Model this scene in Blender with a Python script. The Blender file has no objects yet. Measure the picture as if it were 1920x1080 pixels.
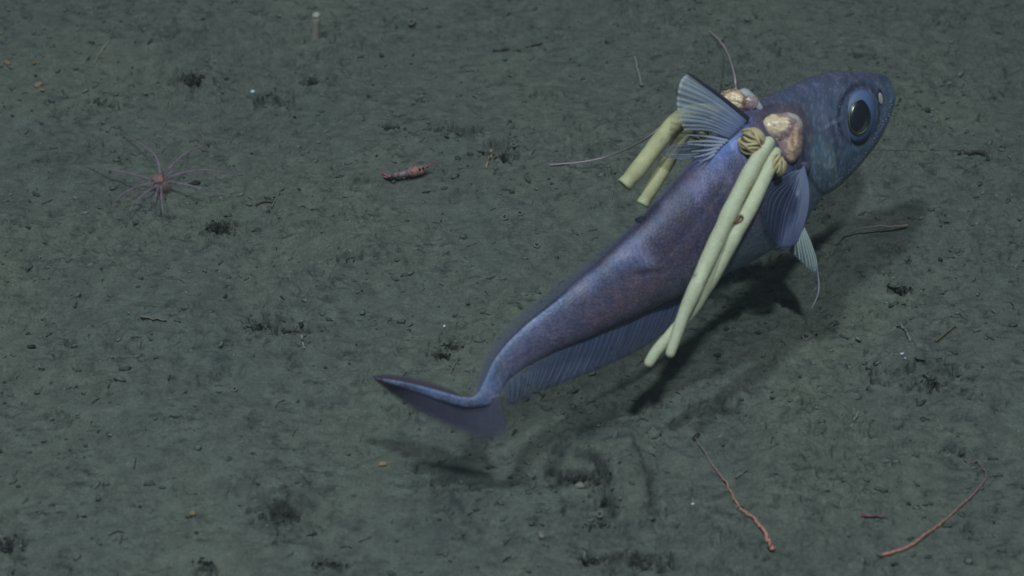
import bpy, bmesh, math, random
import numpy as np
from mathutils import Vector
from mathutils.bvhtree import BVHTree

random.seed(7); rng = np.random.default_rng(7)
scene = bpy.context.scene
COL = scene.collection

# ------------------------------------------------------------------ camera, water light, lamps, exposure
PITCH = math.radians(42.0); HFOV = math.radians(34.0); DIST = 1.308
SP, CP = math.sin(PITCH), math.cos(PITCH)
CAM = np.array([0.0, -DIST*CP, DIST*SP])
cam_d = bpy.data.cameras.new('camera'); cam = bpy.data.objects.new('camera', cam_d); COL.objects.link(cam)
cam.location = CAM; cam.rotation_euler = (math.pi/2 - PITCH, 0, 0)
cam_d.sensor_width = 36; cam_d.lens = 18/math.tan(HFOV/2); cam_d.clip_start = 0.02; cam_d.clip_end = 500
cam_d.dof.use_dof = True; cam_d.dof.focus_distance = 1.31; cam_d.dof.aperture_fstop = 5.6
scene.camera = cam

world = bpy.data.worlds.new('World'); scene.world = world; world.use_nodes = True
bg = world.node_tree.nodes['Background']
bg.inputs[0].default_value = (0.060, 0.078, 0.088, 1); bg.inputs[1].default_value = 0.9   # dim scattered light of deep water

def lamp(name, loc, target, power, col, radius, cone, blend):
    d = bpy.data.lights.new(name, 'SPOT'); o = bpy.data.objects.new(name, d); COL.objects.link(o)
    o.location = loc; v = Vector(target) - Vector(loc)
    o.rotation_euler = v.to_track_quat('-Z', 'Y').to_euler()
    d.energy = power; d.color = col; d.shadow_soft_size = radius; d.spot_size = math.radians(cone); d.spot_blend = blend
    return o
# the two floodlights of the submersible: the photograph shows the double shadow they throw
FISH_MID = (0.13, 0.12, 0.10)
lamp('floodlight_starboard', (0.13+0.12, 0.12-0.97, 0.1+2.1), (-0.02, 0.06, 0), 82, (0.76, 1.0, 0.99), 0.07, 72, 1.0)
lamp('floodlight_port', (0.13-0.66, 0.12-0.40, 0.1+2.1), (-0.02, 0.03, 0), 79, (0.77, 1.0, 0.99), 0.07, 72, 1.0)
scene.view_settings.view_transform = 'Standard'; scene.view_settings.look = 'None'
scene.view_settings.exposure = 0.0; scene.view_settings.gamma = 1.0
try: scene.view_settings.use_curve_mapping = False
except Exception: pass

HAZE_DENSITY = 0.036
def build_haze():
    bm = bmesh.new(); bmesh.ops.create_cube(bm, size=1)
    for v in bm.verts: v.co = (v.co.x*28, v.co.y*28, .75+v.co.z*3.7)
    me = bpy.data.meshes.new('haze'); bm.to_mesh(me); bm.free(); o = bpy.data.objects.new('haze', me); COL.objects.link(o); o['kind'] = 'stuff'
    m = bpy.data.materials.new('murky_water'); m.use_nodes = True; nt = m.node_tree; nt.nodes.remove(nt.nodes['Principled BSDF'])
    v = nt.nodes.new('ShaderNodeVolumePrincipled'); v.inputs['Color'].default_value = (.72, .86, .92, 1); v.inputs['Density'].default_value = HAZE_DENSITY; v.inputs['Anisotropy'].default_value = .2
    nt.links.new(v.outputs[0], nt.nodes['Material Output'].inputs['Volume']); me.materials.append(m)

# ------------------------------------------------------------------ helpers
TANH = math.tan(HFOV/2)
RIGHT = np.array([1.0, 0, 0]); UP = np.array([0, SP, CP]); FWD = np.array([0, CP, -SP])
def ray(px, py):
    return FWD + ((px-960)/960*TANH)*RIGHT + ((540-py)/960*TANH)*UP
def at_depth(px, py, d): return CAM + ray(px, py)*d
def at_z(px, py, z):
    r = ray(px, py); return CAM + r*((z-CAM[2])/r[2])
def depth_of(p): return float(np.dot(np.asarray(p)-CAM, FWD))
def project(P):
    q = np.asarray(P)-CAM; d = q@FWD
    return 960+960*(q@RIGHT)/d/TANH, 540-960*(q@UP)/d/TANH
def pxm(d): return d*TANH/960.0

def lin(c):
    c = np.asarray(c, float)/255.0
    return np.where(c <= 0.04045, c/12.92, ((c+0.055)/1.055)**2.4)
LIT = np.array([0.50, 0.69, 0.68])
def A(r, g, b):                       # base colour of a surface that the floodlights show as this sRGB value
    return np.clip(lin((r, g, b))/LIT, 0.004, 0.85)

def cr(pts, n):
    """Catmull-Rom resample of an (N,k) list to n rows, even in chord length of the first 3 columns."""
    p = np.asarray(pts, float)
    if p.ndim == 1: p = p[:, None]
    N = len(p); q = np.vstack([2*p[0]-p[1], p, 2*p[-1]-p[-2]])
    seg = np.linalg.norm(np.diff(p[:, :min(3, p.shape[1])], axis=0), axis=1)+1e-9
    cum = np.concatenate([[0], np.cumsum(seg)]); t = np.linspace(0, cum[-1], n)
    i = np.clip(np.searchsorted(cum, t, side='right')-1, 0, N-2); u = ((t-cum[i])/seg[i])[:, None]
    a, b, c, d = q[i], q[i+1], q[i+2], q[i+3]
    return 0.5*((2*b)+(-a+c)*u+(2*a-5*b+4*c-d)*u**2+(-a+3*b-3*c+d)*u**3)
def cr_idx(pts, n):
    """Catmull-Rom by control index (uniform)."""
    p = np.asarray(pts, float)
    if p.ndim == 1: p = p[:, None]
    N = len(p); q = np.vstack([2*p[0]-p[1], p, 2*p[-1]-p[-2]])
    t = np.linspace(0, N-1, n); i = np.clip(t.astype(int), 0, N-2); u = (t-i)[:, None]
    a, b, c, d = q[i], q[i+1], q[i+2], q[i+3]
    return 0.5*((2*b)+(-a+c)*u+(2*a-5*b+4*c-d)*u**2+(-a+3*b-3*c+d)*u**3)

def vnoise(x, y, seed=0):
    ix = np.floor(x).astype(np.int64); iy = np.floor(y).astype(np.int64); fx = x-ix; fy = y-iy
    def h(a, b):
        n = (a*374761393 + b*668265263 + seed*1442695041) & 0xFFFFFFFF
        n = ((n ^ (n >> 13))*1274126177) & 0xFFFFFFFF
        return ((n ^ (n >> 16)) & 0xFFFF)/65535.0
    ux = fx*fx*fx*(fx*(fx*6-15)+10); uy = fy*fy*fy*(fy*(fy*6-15)+10)
    a = h(ix, iy)*(1-ux)+h(ix+1, iy)*ux; b = h(ix, iy+1)*(1-ux)+h(ix+1, iy+1)*ux
    return (a*(1-uy)+b*uy)*2-1
def n3(P, f, seed=0):
    P = np.asarray(P)*f
    return (vnoise(P[:, 0]+.37*P[:, 2], P[:, 1]-.61*P[:, 2], seed)+vnoise(P[:, 1]+5.1+.3*P[:, 0], P[:, 2]+2.7, seed+3)+vnoise(P[:, 2]-3.3, P[:, 0]+.4*P[:, 1], seed+9))/1.7

def empty(name, loc):
    o = bpy.data.objects.new(name, None); COL.objects.link(o); o.location = loc; o.empty_display_size = .02
    return o
def tag(o, label=None, cat=None, group=None, kind=None):
    if label: o['label'] = label
    if cat: o['category'] = cat
    if group: o['group'] = group
    if kind: o['kind'] = kind
    return o
def new_mesh(name, V, F, mats, smooth=True, attrs=None, uv=None):
    V = np.asarray(V, dtype=np.float32)
    me = bpy.data.meshes.new(name)
    if isinstance(F, np.ndarray):
        k = F.shape[1]; me.vertices.add(len(V)); me.vertices.foreach_set('co', V.ravel())
        me.loops.add(F.size); me.loops.foreach_set('vertex_index', F.astype(np.int32).ravel())
        me.polygons.add(len(F)); me.polygons.foreach_set('loop_start', np.arange(0, F.size, k, dtype=np.int32))
        me.update(calc_edges=True)
    else:
        me.from_pydata([tuple(map(float, v)) for v in V], [], [tuple(int(i) for i in f) for f in F]); me.update()
    me.validate()
    me.polygons.foreach_set('use_smooth', np.full(len(me.polygons), smooth))
    for nm, arr in (attrs or {}).items():
        arr = np.asarray(arr, dtype=np.float32)
        if arr.ndim == 1:
            a = me.attributes.new(nm, 'FLOAT', 'POINT'); a.data.foreach_set('value', arr)
        else:
            if arr.shape[1] == 3: arr = np.hstack([arr, np.ones((len(arr), 1), np.float32)])
            a = me.attributes.new(nm, 'FLOAT_COLOR', 'POINT'); a.data.foreach_set('color', arr.ravel())
    if uv is not None:
        l = me.uv_layers.new(name='uv'); idx = np.empty(len(me.loops), np.int32); me.loops.foreach_get('vertex_index', idx)
        l.data.foreach_set('uv', np.asarray(uv, np.float32)[idx].ravel())
    for m in (mats if isinstance(mats, (list, tuple)) else [mats]): me.materials.append(m)
    return me
def part(name, V, F, mat, parent, L, **kw):
    me = new_mesh(name, np.asarray(V)-np.asarray(L), F, mat, **kw)
    o = bpy.data.objects.new(name, me); COL.objects.link(o); o.parent = parent
    return o
def single(name, V, F, mat, L, **kw):
    me = new_mesh(name, np.asarray(V)-np.asarray(L), F, mat, **kw)
    o = bpy.data.objects.new(name, me); COL.objects.link(o); o.location = L
    return o

def tube(path, rad, k=10, caps=True, flat_end=False):
    path = np.asarray(path, float); n = len(path); rad = np.broadcast_to(np.asarray(rad, float), (n,)).copy()
    T = np.gradient(path, axis=0); T /= np.linalg.norm(T, axis=1)[:, None]+1e-12
    if caps:
        pre, pr, post, qr = [], [], [], []
        for a in (80, 55, 28):
            a = math.radians(a)
            pre.append(path[0]-T[0]*rad[0]*math.sin(a)); pr.append(rad[0]*math.cos(a))
        for a in (28, 55, 80):
            a = math.radians(a)
            if flat_end: continue
            post.append(path[-1]+T[-1]*rad[-1]*math.sin(a)); qr.append(rad[-1]*math.cos(a))
        if flat_end: post = [path[-1]+T[-1]*rad[-1]*.06, path[-1]+T[-1]*rad[-1]*.03]; qr = [rad[-1]*.9, rad[-1]*.35]
        path = np.vstack([pre, path, post]); T = np.vstack([[T[0]]*len(pre), T, [T[-1]]*len(post)]); rad = np.concatenate([pr, rad, qr])
        n = len(path)
    ref = np.array([0.31, 0.2, 0.93]); N = ref-T[0]*np.dot(ref, T[0]); N /= np.linalg.norm(N)
    ang = np.arange(k)*2*math.pi/k; V = []
    for i in range(n):
        N = N-T[i]*np.dot(N, T[i]); N /= np.linalg.norm(N)+1e-12; B = np.cross(T[i], N)
        V.append(path[i]+rad[i]*(np.cos(ang)[:, None]*N+np.sin(ang)[:, None]*B))
    V = np.vstack(V); F = []
    for i in range(n-1):
        for j in range(k):
            F.append((i*k+j, i*k+(j+1) % k, (i+1)*k+(j+1) % k, (i+1)*k+j))
    F.append(tuple(range(k-1, -1, -1))); F.append(tuple((n-1)*k+j for j in range(k)))
    return V, F
def join(items):
    VV, FF, off = [], [], 0
    for V, F in items:
        VV.append(np.asarray(V)); FF += [tuple(int(i)+off for i in f) for f in F]; off += len(V)
    return np.vstack(VV), FF
_ico = {}
def ico(sub):
    if sub not in _ico:
        bm = bmesh.new(); bmesh.ops.create_icosphere(bm, subdivisions=sub, radius=1)
        _ico[sub] = (np.array([v.co[:] for v in bm.verts]), [tuple(v.index for v in f.verts) for f in bm.faces]); bm.free()
    return _ico[sub]
def rotm(a, b, c):
    ca, sa, cb, sb, cc, sc_ = math.cos(a), math.sin(a), math.cos(b), math.sin(b), math.cos(c), math.sin(c)
    return np.array([[cc, -sc_, 0], [sc_, cc, 0], [0, 0, 1]])@np.array([[cb, 0, sb], [0, 1, 0], [-sb, 0, cb]])@np.array([[1, 0, 0], [0, ca, -sa], [0, sa, ca]])
def blob(c, r, sub=2, amp=.25, f=2.0, seed=0, R=None):
    V, F = ico(sub); d = V*(1+amp*n3(V+seed*1.7, f, seed))[:, None]*np.asarray(r)
    if R is not None: d = d@R.T
    return d+np.asarray(c), F

# ------------------------------------------------------------------ materials
def mat(name, col=None, rough=.8, spec=.3, attr=None, noise=None, bump=None, alpha=None, sss=0, coat=0, uvscale=None):
    """noise=(scale, contrast, detail)   bump=[(scale, strength, distance)]   alpha = value or attribute name"""
    m = bpy.data.materials.new(name); m.use_nodes = True; nt = m.node_tree; N = nt.nodes; Lk = nt.links
    p = N['Principled BSDF']; p.inputs['Roughness'].default_value = rough; p.inputs['Specular IOR Level'].default_value = spec
    if coat: p.inputs['Coat Weight'].default_value = coat; p.inputs['Coat Roughness'].default_value = .25
    if sss:
        p.inputs['Subsurface Weight'].default_value = sss; p.inputs['Subsurface Radius'].default_value = (1, .8, .5); p.inputs['Subsurface Scale'].default_value = .004
    tc = N.new('ShaderNodeTexCoord'); vec = tc.outputs['Object']
    if attr:
        a = N.new('ShaderNodeAttribute'); a.attribute_name = attr; src = a.outputs['Color']
    else:
        a = N.new('ShaderNodeRGB'); a.outputs[0].default_value = (*col, 1); src = a.outputs[0]
    if noise:
        for (sc, con, det) in (noise if isinstance(noise, list) else [noise]):
            t = N.new('ShaderNodeTexNoise'); t.inputs['Scale'].default_value = sc; t.inputs['Detail'].default_value = det; Lk.new(vec, t.inputs['Vector'])
            mr = N.new('ShaderNodeMapRange'); mr.inputs[1].default_value = .25; mr.inputs[2].default_value = .75; mr.inputs[3].default_value = 1-con; mr.inputs[4].default_value = 1+con
            Lk.new(t.outputs['Fac'], mr.inputs[0])
            mx = N.new('ShaderNodeVectorMath'); mx.operation = 'SCALE'; Lk.new(src, mx.inputs[0]); Lk.new(mr.outputs[0], mx.inputs['Scale']); src = mx.outputs[0]
    Lk.new(src, p.inputs['Base Color'])
    prev = None
    for (sc, st, dist) in (bump or []):
        t = N.new('ShaderNodeTexNoise'); t.inputs['Scale'].default_value = sc; t.inputs['Detail'].default_value = 4; Lk.new(vec, t.inputs['Vector'])
        b = N.new('ShaderNodeBump'); b.inputs['Strength'].default_value = st; b.inputs['Distance'].default_value = dist
        Lk.new(t.outputs['Fac'], b.inputs['Height'])
        if prev: Lk.new(prev, b.inputs['Normal'])
        prev = b.outputs[0]
    if prev: Lk.new(prev, p.inputs['Normal'])
    if alpha is not None:
        if isinstance(alpha, str):
            al = N.new('ShaderNodeAttribute'); al.attribute_name = alpha; Lk.new(al.outputs['Fac'], p.inputs['Alpha'])
        else: p.inputs['Alpha'].default_value = alpha
    m['p'] = 1
    return m

# seabed sediment
def seabed_material():
    m = bpy.data.materials.new('sediment'); m.use_nodes = True; nt = m.node_tree; N = nt.nodes; Lk = nt.links
    p = N['Principled BSDF']; p.inputs['Roughness'].default_value = 1; p.inputs['Specular IOR Level'].default_value = .08
    tc = N.new('ShaderNodeTexCoord')
    def noise(sc, det, rough=.55, stretch=None):
        v = tc.outputs['Object']
        if stretch:
            mp = N.new('ShaderNodeMapping'); mp.inputs['Scale'].default_value = stretch; Lk.new(v, mp.inputs[0]); v = mp.outputs[0]
        t = N.new('ShaderNodeTexNoise'); t.inputs['Scale'].default_value = sc; t.inputs['Detail'].default_value = det; t.inputs['Roughness'].default_value = rough
        Lk.new(v, t.inputs['Vector']); return t.outputs['Fac']
    def ramp(fac, stops):
        r = N.new('ShaderNodeValToRGB'); e = r.color_ramp.elements
        while len(e) < len(stops): e.new(.5)
        for el, (pos, c) in zip(e, stops): el.position = pos; el.color = (*c, 1)
        Lk.new(fac, r.inputs[0]); return r.outputs[0]
    def mix(t, a, b, fac):
        x = N.new('ShaderNodeMix'); x.data_type = 'RGBA'; x.blend_type = t
        if isinstance(fac, float): x.inputs[0].default_value = fac
        else: Lk.new(fac, x.inputs[0])
        Lk.new(a, x.inputs[6]); Lk.new(b, x.inputs[7]); return x.outputs[2]
    broad = ramp(noise(6, 5), [(.3, (.124, .127, .124)), (.7, (.158, .155, .134))])
    mid = ramp(noise(70, 5, .6), [(.3, (.78, .78, .80)), (.7, (1.18, 1.18, 1.16))])
    fine = ramp(noise(520, 3, .7), [(.25, (.72, .72, .73)), (.75, (1.26, 1.26, 1.25))])
    c = mix('MULTIPLY', broad, mid, 1.0); c = mix('MULTIPLY', c, fine, 1.0)
    # dark organic flecks, a little longer across than along
    speck = ramp(noise(130, 5, .68, (.62, 1.3, 1)), [(.50, (0, 0, 0)), (.66, (1, 1, 1))])
    patch = ramp(noise(17, 3), [(.36, (.22, .22, .22)), (.60, (1, 1, 1))])
    f = mix('MULTIPLY', speck, patch, 1.0)
    dk = N.new('ShaderNodeRGB'); dk.outputs[0].default_value = (.060, .062, .063, 1)
    c = mix('MIX', c, dk.outputs[0], f)
    # pale flecks
    pale = ramp(noise(260, 2, .6), [(.70, (0, 0, 0)), (.78, (.55, .55, .55))])
    pl = N.new('ShaderNodeRGB'); pl.outputs[0].default_value = (.22, .23, .215, 1)
    c = mix('MIX', c, pl.outputs[0], pale)
    st = N.new('ShaderNodeAttribute'); st.attribute_name = 'stirred_shade'  # mask of dark bands: stirred silt together with painted fish shadow
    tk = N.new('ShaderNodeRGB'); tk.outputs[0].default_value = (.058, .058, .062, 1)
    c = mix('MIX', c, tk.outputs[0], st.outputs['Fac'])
    Lk.new(c, p.inputs['Base Color'])
    b1 = N.new('ShaderNodeBump'); b1.inputs['Strength'].default_value = .9; b1.inputs['Distance'].default_value = .0014
    Lk.new(noise(420, 5, .65), b1.inputs['Height'])
    Lk.new(b1.outputs[0], p.inputs['Normal'])
    return m
M_SED = seabed_material()

# ------------------------------------------------------------------ the seabed: one sheet, fine in front of the camera, out to the far dark
def axis(lo, hi, step, far):
    core = np.arange(lo, hi+step/2, step); g = [];
    d, s = 0, step
    while d < far: s *= 1.32; d += s; g.append(d)
    g = np.array(g)
    return np.concatenate([(lo-g)[::-1], core, hi+g])
GX = axis(-.545, .545, .00105, 12); GY = axis(-.315, .465, .00105, 12)
XX, YY = np.meshgrid(GX, GY)
CORE = ((np.abs(XX) < .8) & (YY > -.6) & (YY < .75))
def fb(x, y, f, s): return vnoise(x*f+13.1*s, y*f-7.7*s, s)
wx = XX+.010*fb(XX, YY, 30, 31)+.004*fb(XX, YY, 90, 32); wy = YY+.010*fb(XX, YY, 30, 33)+.004*fb(XX, YY, 90, 34)
rough = np.clip(.75+.65*fb(XX, YY, 9, 21)+.35*fb(XX, YY, 24, 22), .38, 1.35)
Z = .0050*fb(XX, YY, 3.7, 1)+.0032*fb(XX, YY, 9, 2)+.0020*fb(wx, wy, 26, 3)
ZLOW = Z.copy()
rid = 1-np.abs(fb(wx, wy*1.25, 58, 4)); Z += rough*(.0022*(rid-.5)+.0019*fb(wx, wy, 105, 5)+.0015*fb(wx, wy, 210, 6)+.0011*fb(XX, YY, 400, 7))
Z *= np.where(CORE, 1, .6)

def dent(cx, cy, rx, ry, depth, rot=0, edge=.5, rim=0.0, jag=.35, seed=0):
    R = max(rx, ry)*2.2
    i0, i1 = np.searchsorted(GX, [cx-R, cx+R]); j0, j1 = np.searchsorted(GY, [cy-R, cy+R])
    if i1-i0 < 2 or j1-j0 < 2: return
    x = XX[j0:j1, i0:i1]-cx; y = YY[j0:j1, i0:i1]-cy
    c, s = math.cos(rot), math.sin(rot); u = (c*x+s*y)/rx; v = (-s*x+c*y)/ry
    r = np.sqrt(u*u+v*v)
    if jag: r = r*(1+jag*fb(XX[j0:j1, i0:i1], YY[j0:j1, i0:i1], 2.2/max(rx, ry), 50+seed % 7)+.5*jag*fb(XX[j0:j1, i0:i1], YY[j0:j1, i0:i1], 6/max(rx, ry), 60+seed % 5))
    t = np.clip((1+edge*.5-r)/edge, 0, 1); t = t*t*(3-2*t)
    Z[j0:j1, i0:i1] -= depth*t
    if rim: Z[j0:j1, i0:i1] += rim*np.exp(-((r-1.35)/.28)**2)
def dent_px(px, py, rxp, ryp, depth, **kw):
    P = at_z(px, py, 0); m = pxm(depth_of(P))
    dent(P[0], P[1], rxp*m, ryp*m/SP, depth, **kw)
# hollows and burrow mouths where the photograph has them
PITS = [(352, 142, 26, 9, .009), (362, 150, 16, 7, .010), (510, 182, 30, 11, .007), (200, 190, 24, 7, .006), (413, 424, 30, 14, .008),
        (490, 612, 20, 12, .010), (545, 622, 30, 6, .005), (845, 648, 26, 12, .008), (828, 668, 18, 9, .009), (935, 292, 26, 15, .009), (850, 252, 34, 7, .008),
        (730, 240, 24, 7, .006), (652, 486, 18, 6, .006), (970, 90, 46, 4, .005), (1745, 712, 26, 10, .009), (1720, 690, 50, 16, .005), (1835, 292, 20, 7, .007),
        (530, 960, 32, 12, .018), (575, 945, 36, 26, .006), (15, 1018, 22, 14, .010), (1200, 1052, 34, 12, .009), (1110, 1050, 20, 8, .008), (1075, 895, 40, 10, .010),
        (1118, 902, 13, 11, .012), (1128, 945, 15, 16, .010), (1085, 960, 22, 7, .007), (180, 255, 14, 6, .005), (585, 150, 12, 7, .006), (1520, 750, 16, 8, .006),
        (1690, 540, 20, 6, .005), (1040, 640, 10, 5, .004), (390, 720, 24, 5, .004), (345, 578, 28, 5, .005), (50, 420, 16, 5, .005), (130, 650, 9, 6, .006), (1020, 180, 22, 8, .005),
        (680, 345, 24, 8, .005), (1180, 770, 40, 14, .004), (1330, 760, 30, 10, .004), (1600, 800, 20, 7, .005), (1830, 960, 16, 7, .006), (1460, 1045, 20, 6, .005), (880, 925, 22, 5, .006),
        (865, 850, 14, 6, .006), (820, 905, 20, 7, .004), (620, 1060, 30, 12, .007), (385, 1058, 20, 8, .007)]
for k, (px, py, a, b, d) in enumerate(PITS): dent_px(px, py, a, b, d*1.35, edge=.6, jag=.6, seed=k, rim=.0008)
def smooth_at(cx, cy, rx, ry, w, seed=0):
    R = max(rx, ry)*2
    i0, i1 = np.searchsorted(GX, [cx-R, cx+R]); j0, j1 = np.searchsorted(GY, [cy-R, cy+R])
    if i1-i0 < 2 or j1-j0 < 2: return
    x = XX[j0:j1, i0:i1]; y = YY[j0:j1, i0:i1]
    rr = np.hypot((x-cx)/rx, (y-cy)/ry)*(1+.35*fb(x, y, 2/max(rx, ry), 70+seed % 9)+.15*fb(x, y, 7/max(rx, ry), 80+seed % 9)); t = np.clip((1.25-rr)/.5, 0, 1); t = t*t*(3-2*t)*w
    Z[j0:j1, i0:i1] = Z[j0:j1, i0:i1]*(1-t)+ZLOW[j0:j1, i0:i1]*t
def smooth_px(px, py, rxp, ryp, w, seed=0):
    P = at_z(px, py, 0); m = pxm(depth_of(P)); smooth_at(P[0], P[1], rxp*m, ryp*m/SP, w, seed)
def groove_px(pts, wpx, depth, seed=0):
    q = cr(pts, 14)
    for k, (x, y) in enumerate(q): dent_px(x, y, wpx*random.uniform(.8, 1.3), wpx*.7*random.uniform(.8, 1.3), depth*random.uniform(.25, .6), edge=1.0, jag=.5, seed=seed+k)
for k in range(60): smooth_at(random.uniform(-.54, .54), random.uniform(-.31, .46), random.uniform(.02, .06), random.uniform(.012, .035), random.uniform(.35, .8), k)
for k, a in enumerate([(522, 908, 52, 26), (592, 948, 28, 26), (1160, 832, 60, 30), (1188, 905, 26, 64), (930, 965, 80, 34), (1080, 830, 40, 18), (200, 960, 140, 70), (150, 800, 150, 50), (700, 960, 60, 24)]): smooth_px(*a, .9, k)
# smooth heaped swirl of sediment under the tail, and the mound over the left burrow
dent_px(1160, 835, 62, 34, -.009, edge=1.6, jag=.2, seed=2); dent_px(1188, 915, 30, 66, -.009, edge=1.5, jag=.2, seed=3)
groove_px([(1150, 800), (1095, 812), (1050, 842), (1032, 880), (1040, 905)], 9, .007, 3); groove_px([(1088, 852), (1118, 866), (1134, 895), (1142, 935), (1146, 965)], 8, .011, 4)
groove_px([(1188, 838), (1212, 880), (1224, 935), (1206, 986)], 6, .007, 5); groove_px([(1040, 908), (1070, 903), (1096, 888)], 7, .010, 6)
groove_px([(1600, 815), (1500, 800), (1400, 780)], 8, .003, 9); groove_px([(820, 905), (850, 960), (880, 1010)], 16, .004, 12)
dent_px(525, 915, 52, 26, -.012, edge=1.4, jag=.2, seed=8); dent_px(605, 955, 24, 24, -.005, edge=1.3, jag=.3, seed=9)
dent_px(930, 960, 90, 34, -.006, edge=1.5, jag=.3, seed=9)
# many small irregular pocks
for k in range(2600):
    x = random.uniform(-.54, .54); y = random.uniform(-.31, .46)
    if fb(np.array([x]), np.array([y]), 7, 77)[0] < random.uniform(-.75, .55): continue
    r = .0011+.0032*random.random()**3
    dent(x, y, r*random.uniform(1, 2.1), r, r*random.uniform(.7, 1.4), rot=random.gauss(.2, .5), edge=.8, jag=.5, seed=k, rim=.0003)
for k in range(1300):                                                 # small lumps
    x = random.uniform(-.54, .54); y = random.uniform(-.31, .46); r = .0012+.0035*random.random()**3
    dent(x, y, r*random.uniform(1, 1.7), r, -r*random.uniform(.35, .8), rot=random.uniform(0, 3), edge=1.0, jag=.5, seed=k)
ny, nx = XX.shape
V = np.stack([XX.ravel(), YY.ravel(), Z.ravel()], 1)
ii = (np.arange(ny-1)[:, None]*nx+np.arange(nx-1)[None, :]).ravel()
F = np.stack([ii, ii+1, ii+1+nx, ii+nx], 1)
sx, sy = project(V); stir_shade = np.zeros(len(V)); near = np.where(((sx > -50) & (sx < 1970) & (sy > 600) & (sy < 1120) & CORE.ravel()))[0]
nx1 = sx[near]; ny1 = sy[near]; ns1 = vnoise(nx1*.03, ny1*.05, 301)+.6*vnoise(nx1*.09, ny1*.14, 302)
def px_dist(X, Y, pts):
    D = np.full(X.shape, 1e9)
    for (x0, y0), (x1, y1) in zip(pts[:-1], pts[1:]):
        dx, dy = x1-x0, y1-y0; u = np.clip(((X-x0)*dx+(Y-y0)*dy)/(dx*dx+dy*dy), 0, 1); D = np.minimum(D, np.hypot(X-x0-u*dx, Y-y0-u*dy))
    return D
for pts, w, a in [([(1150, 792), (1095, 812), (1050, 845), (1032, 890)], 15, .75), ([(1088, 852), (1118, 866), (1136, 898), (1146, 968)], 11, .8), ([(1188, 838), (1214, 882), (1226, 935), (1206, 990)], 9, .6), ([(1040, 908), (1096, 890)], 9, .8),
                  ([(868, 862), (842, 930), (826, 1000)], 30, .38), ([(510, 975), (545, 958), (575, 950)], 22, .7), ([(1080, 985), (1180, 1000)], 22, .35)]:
    stir_shade[near] = np.maximum(stir_shade[near], a*np.clip(np.exp(-(px_dist(nx1, ny1, pts)/w)**2)*(1+.7*ns1), 0, 1))  # turned silt and the fish's cast shadow, painted together as dark bands
me = new_mesh('seabed', V, F, M_SED, attrs={'stirred_shade': stir_shade}); sb = bpy.data.objects.new('seabed', me); COL.objects.link(sb); tag(sb, kind='structure')
def gz(x, y):
    i = min(max(np.searchsorted(GX, x), 1), nx-2); j = min(max(np.searchsorted(GY, y), 1), ny-2)
    return float(Z[j, i])
def ground(px, py, h=0.0):
    z = h
    for _ in range(4):
        P = at_z(px, py, z); z = gz(P[0], P[1])+h
    return at_z(px, py, z)

build_haze()

# ------------------------------------------------------------------ THE FISH
fish_L = at_z(1240, 480, .0); fish_L[2] = .10
fish = empty('fish', fish_L)
tag(fish, 'large blue violet deep sea fish with big dark eye hovering above the mud', 'fish')
# stations from snout to tail: upper outline, lower outline (where the eye sees them), height over the mud, width ratio, roll
ST = [(1670, 152, 1679, 178, .137, .62, 24), (1662, 143, 1678, 190, .137, .62, 24), (1639, 137, 1667, 222, .136, .64, 24), (1604, 138, 1645, 267, .135, .66, 24),
      (1572, 135, 1614, 306, .134, .66, 24), (1520, 147, 1581, 340, .132, .66, 25), (1470, 169, 1547, 366, .130, .66, 27), (1428, 192, 1526, 390, .127, .66, 29),
      (1392, 215, 1502, 428, .125, .66, 32), (1352, 250, 1466, 455, .122, .65, 34), (1310, 292, 1418, 485, .118, .64, 35), (1258, 347, 1353, 517, .114, .62, 35),
      (1198, 414, 1285, 549, .109, .60, 35), (1128, 481, 1210, 583, .104, .56, 34), (1060, 543, 1132, 619, .099, .52, 33), (1002, 592, 1056, 652, .094, .46, 32),
      (955, 636, 994, 684, .090, .42, 30), (924, 676, 955, 712, .087, .42, 28), (908, 712, 938, 736, .085, .45, 27), (891, 741, 917, 759, .084, .5, 24),
      (868, 744, 874, 764, .084, .5, 20), (825, 733, 828, 752, .086, .48, 20), (766, 718, 768, 731, .090, .45, 20), (717, 710, 718, 715, .094, .45, 20)]
NR, NK = 420, 112
S = cr_idx(ST, NR)
th = np.arange(NK)*2*math.pi/NK
C0 = np.zeros((NR, 3)); HA = np.zeros(NR); UU = np.zeros((NR, 3)); SS = np.zeros((NR, 3))
zs = S[:, 4]
for i in range(NR):
    tx, ty, bx, by, h, w, phi = S[i]
    c = at_z((tx+bx)/2, (ty+by)/2, h); d = depth_of(c); m = pxm(d)
    vec = ((tx-bx)/2*RIGHT-(ty-by)/2*UP)*m
    half = np.linalg.norm(vec); Ahat = vec/half; chat = (CAM-c)/np.linalg.norm(CAM-c)
    ph = math.radians(phi); k = math.sqrt(math.cos(ph)**2+(w*math.sin(ph))**2)
    C0[i] = c; HA[i] = half/k
    UU[i] = Ahat*math.cos(ph)+chat*math.sin(ph); SS[i] = chat*math.cos(ph)-Ahat*math.sin(ph)
Wd = HA*S[:, 5]
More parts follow.
